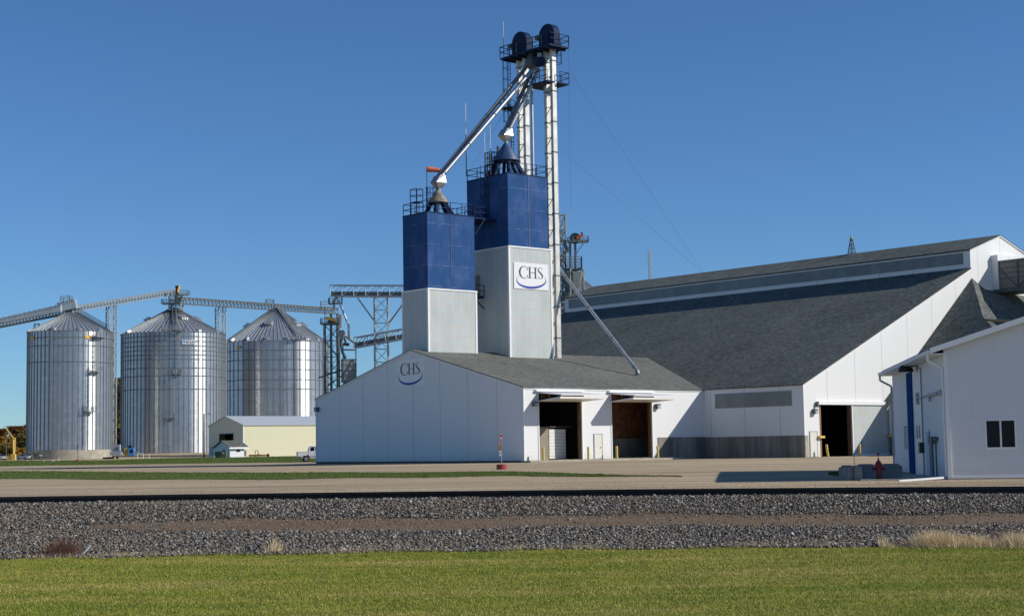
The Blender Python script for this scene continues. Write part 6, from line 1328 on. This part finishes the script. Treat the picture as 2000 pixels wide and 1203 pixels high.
for yy in (870.5, 872.5, 874.5, 877): m.prism([Y_(976.8, yy, -.07), Y_(978.2, yy, -.07), Y_(978.2, yy+1, -.07), Y_(976.8, yy+1, -.07)], HV*.008)
part(m, 'plate_lettering', plain('brown lettering', (.25, .10, .02), .6), ysn)
c = gpt(151.5, 268); s2n = tub('marker_post', 'dark marker post in a small red tub far left on the verge', c, .42, .30, REDFADE)
part(MB().tube(c, at(152, 868, 268), .06, 8), 'post', STEEL_D, s2n); part(MB().obox(at(152, 877, 268), RV*.16, HV*.03, (0, 0, .65)), 'plate', GREYM, s2n)
# orange mower by the cream building
mo = thing('mower_implement', 'orange yellow mowing implement parked by the cream building', 'mower', gpt(506, 318)); Mq = lambda x, y: at(x, y, 318)
OY = plain('faded orange paint', (.52, .25, .06), .6, var=.2)
part(MB().obox(Mq(499, 891), RV*1.25, HV*.7, (0, 0, .38)).obox(Mq(511, 890.6), RV*.9, HV*.6, (0, 0, .32)), 'deck', OY, mo); part(MB().rail([Mq(498.5, 887), Mq(504, 887)], .75, .1, 3, 1), 'roll_bar', STEEL_D, mo)
for x in (504.5, 523): part(MB().tube(Mq(x, 888.6), Mq(x, 888.6)+HV*.35, .26 if x < 510 else .30, 14), 'wheel', BLACK, mo)
part(MB().bar(Mq(512, 889.5), Mq(523, 889.5), .12), 'tow_bar', OY, mo)
tz = thing('stacked_tyres', 'short column of black tyres behind the little white shed', 'tyres', gpt(479.5, 318))
for k in range(6): part(MB().tube(at(479, 890.5-k*1.9, 318), at(479, 889-k*1.9, 318), .22, 10), 'tyre', BLACK, tz)

# ------------------------------------------------------------------ trees behind the bins
def leafmat(name, a, b_, c):
    m, n, b = nodes(name); g = N(n, 'NewGeometry'); n.links.new(ramp(n, g.outputs['Random Per Island'], [(0, a), (.5, b_), (1, c)]), b.inputs['Base Color'])
    b.inputs['Roughness'].default_value = .8; b.inputs['Specular IOR Level'].default_value = .15; return m
LM = {'rust': leafmat('rust autumn leaves', (.06, .030, .014), (.15, .070, .028), (.26, .13, .05)), 'gold': leafmat('golden autumn leaves', (.12, .065, .010), (.30, .17, .02), (.48, .29, .05)),
      'green': leafmat('fading green leaves', (.018, .028, .008), (.05, .062, .015), (.12, .12, .03)), 'olive': leafmat('olive autumn leaves', (.055, .045, .010), (.14, .115, .025), (.28, .22, .05)), 'bare': leafmat('grey brown twigs', (.06, .048, .042), (.12, .095, .08), (.19, .15, .125))}
BARK = plain('bark', (.10, .08, .065), .9, var=.3)
def tree(label, x, ytop, d, wd, kind, nl, seed):
    rng = np.random.default_rng(seed); c = gpt(x, d); H_ = at(x, ytop, d).z-c.z; w_ = wd/FPX*d/2
    t = thing('autumn_tree', label, 'tree', c, 'autumn trees behind the grain bins'); m = MB(); tips = []
    m.tube(c-Vector((0, 0, .2)), c+Vector((0, 0, H_*.35)), H_*.022, 8, H_*.016)
    for k in range(16):
        a = rng.uniform(0, 6.28); z0 = H_*rng.uniform(.15, .5); q = c+Vector((math.cos(a)*w_*rng.uniform(.3, .85), math.sin(a)*w_*rng.uniform(.3, .85), H_*rng.uniform(.5, .93))); p = c+Vector((0, 0, z0)); mid = p.lerp(q, .5)+Vector((0, 0, H_*.04))
        m.tube(p, mid, H_*.010, 5, H_*.006, False).tube(mid, q, H_*.006, 5, H_*.002, False); tips += [mid, q]
        for j in range(3): e = q+Vector(rng.normal(0, w_*.22, 3)); e.z = q.z+abs(e.z-q.z)*.8; m.tube(mid.lerp(q, .6), e, H_*.003, 4, H_*.001, False); tips.append(e)
    part(m, 'trunk', BARK, t); T = np.array([tuple(v) for v in tips]); ci = rng.integers(0, len(T), nl)
    P = T[ci]+rng.normal(0, 1, (nl, 3))*np.array([w_*.17, w_*.17, H_*.075]); top = c.z+H_; P[:, 2] = np.where(P[:, 2] > top, top-(P[:, 2]-top)*.6, P[:, 2]); k = P[:, 2] > c.z+H_*.02; P = P[k]; n = len(P)
    lo_ = rng.uniform(0, 1, n) < .22; P[lo_, 2] = c.z+rng.uniform(.1, H_*.4, lo_.sum())
    s_ = rng.uniform(.16, .42, n)*(.55 if kind == 'bare' else 1); u_ = rng.normal(0, 1, (n, 3)); u_ /= np.linalg.norm(u_, axis=1)[:, None]; v_ = np.cross(u_, rng.normal(0, 1, (n, 3))); v_ /= np.linalg.norm(v_, axis=1)[:, None]
    if kind == 'bare': u_ *= .25
    V = np.stack([P-u_*s_[:, None], P-v_*s_[:, None]*.7, P+u_*s_[:, None], P+v_*s_[:, None]*.7], 1).reshape(-1, 3)-np.array(tuple(c))
    me = bpy.data.meshes.new('crown'); me.vertices.add(n*4); me.vertices.foreach_set('co', V.reshape(-1)); me.loops.add(n*4); me.polygons.add(n); me.loops.foreach_set('vertex_index', np.arange(n*4, dtype=np.int32)); me.polygons.foreach_set('loop_start', np.arange(0, n*4, 4, dtype=np.int32)); me.update(calc_edges=True)
    o = bpy.data.objects.new('crown', me); COL.objects.link(o); o.parent = t; me.materials.append(LM[kind])
for i, a in enumerate([('bare rusty topped tree at the left edge behind the yellow boom', -6, 838, 540, 40, 'rust', 6500), ('thin grey brown tree behind the yellow boom tip', 14, 836, 545, 30, 'bare', 5000), ('golden tree low behind the yellow boom', 8, 853, 510, 34, 'gold', 5200), ('tall rusty brown tree right of the yellow boom', 31, 832, 535, 34, 'rust', 6500),
                       ('olive tree just left of the leftmost bin', 45, 842, 520, 26, 'olive', 5000), ('dark green bush at the foot of the leftmost bin', 44, 862, 495, 24, 'green', 4500), ('golden bush low beside the leftmost bin', 50, 874, 480, 20, 'gold', 2600), ('rusty tree touching the leftmost bin edge', 54, 830, 545, 22, 'rust', 4000), ('olive green bush at the left edge behind the cars', 4, 868, 490, 40, 'olive', 4500), ('golden bush behind the silver sedan', 26, 872, 485, 26, 'gold', 3000),
                       ('tall bare trunked tree between the left and middle bins', 231, 738, 500, 26, 'olive', 7000), ('golden bush between the left and middle bins', 226, 815, 505, 22, 'gold', 4500), ('rusty bush at the ground between the two left bins', 233, 838, 488, 22, 'rust', 4000), ('grey twiggy tree rising between the two left bins', 222, 772, 510, 18, 'bare', 2500)]):
    tree(*a, 100+i)
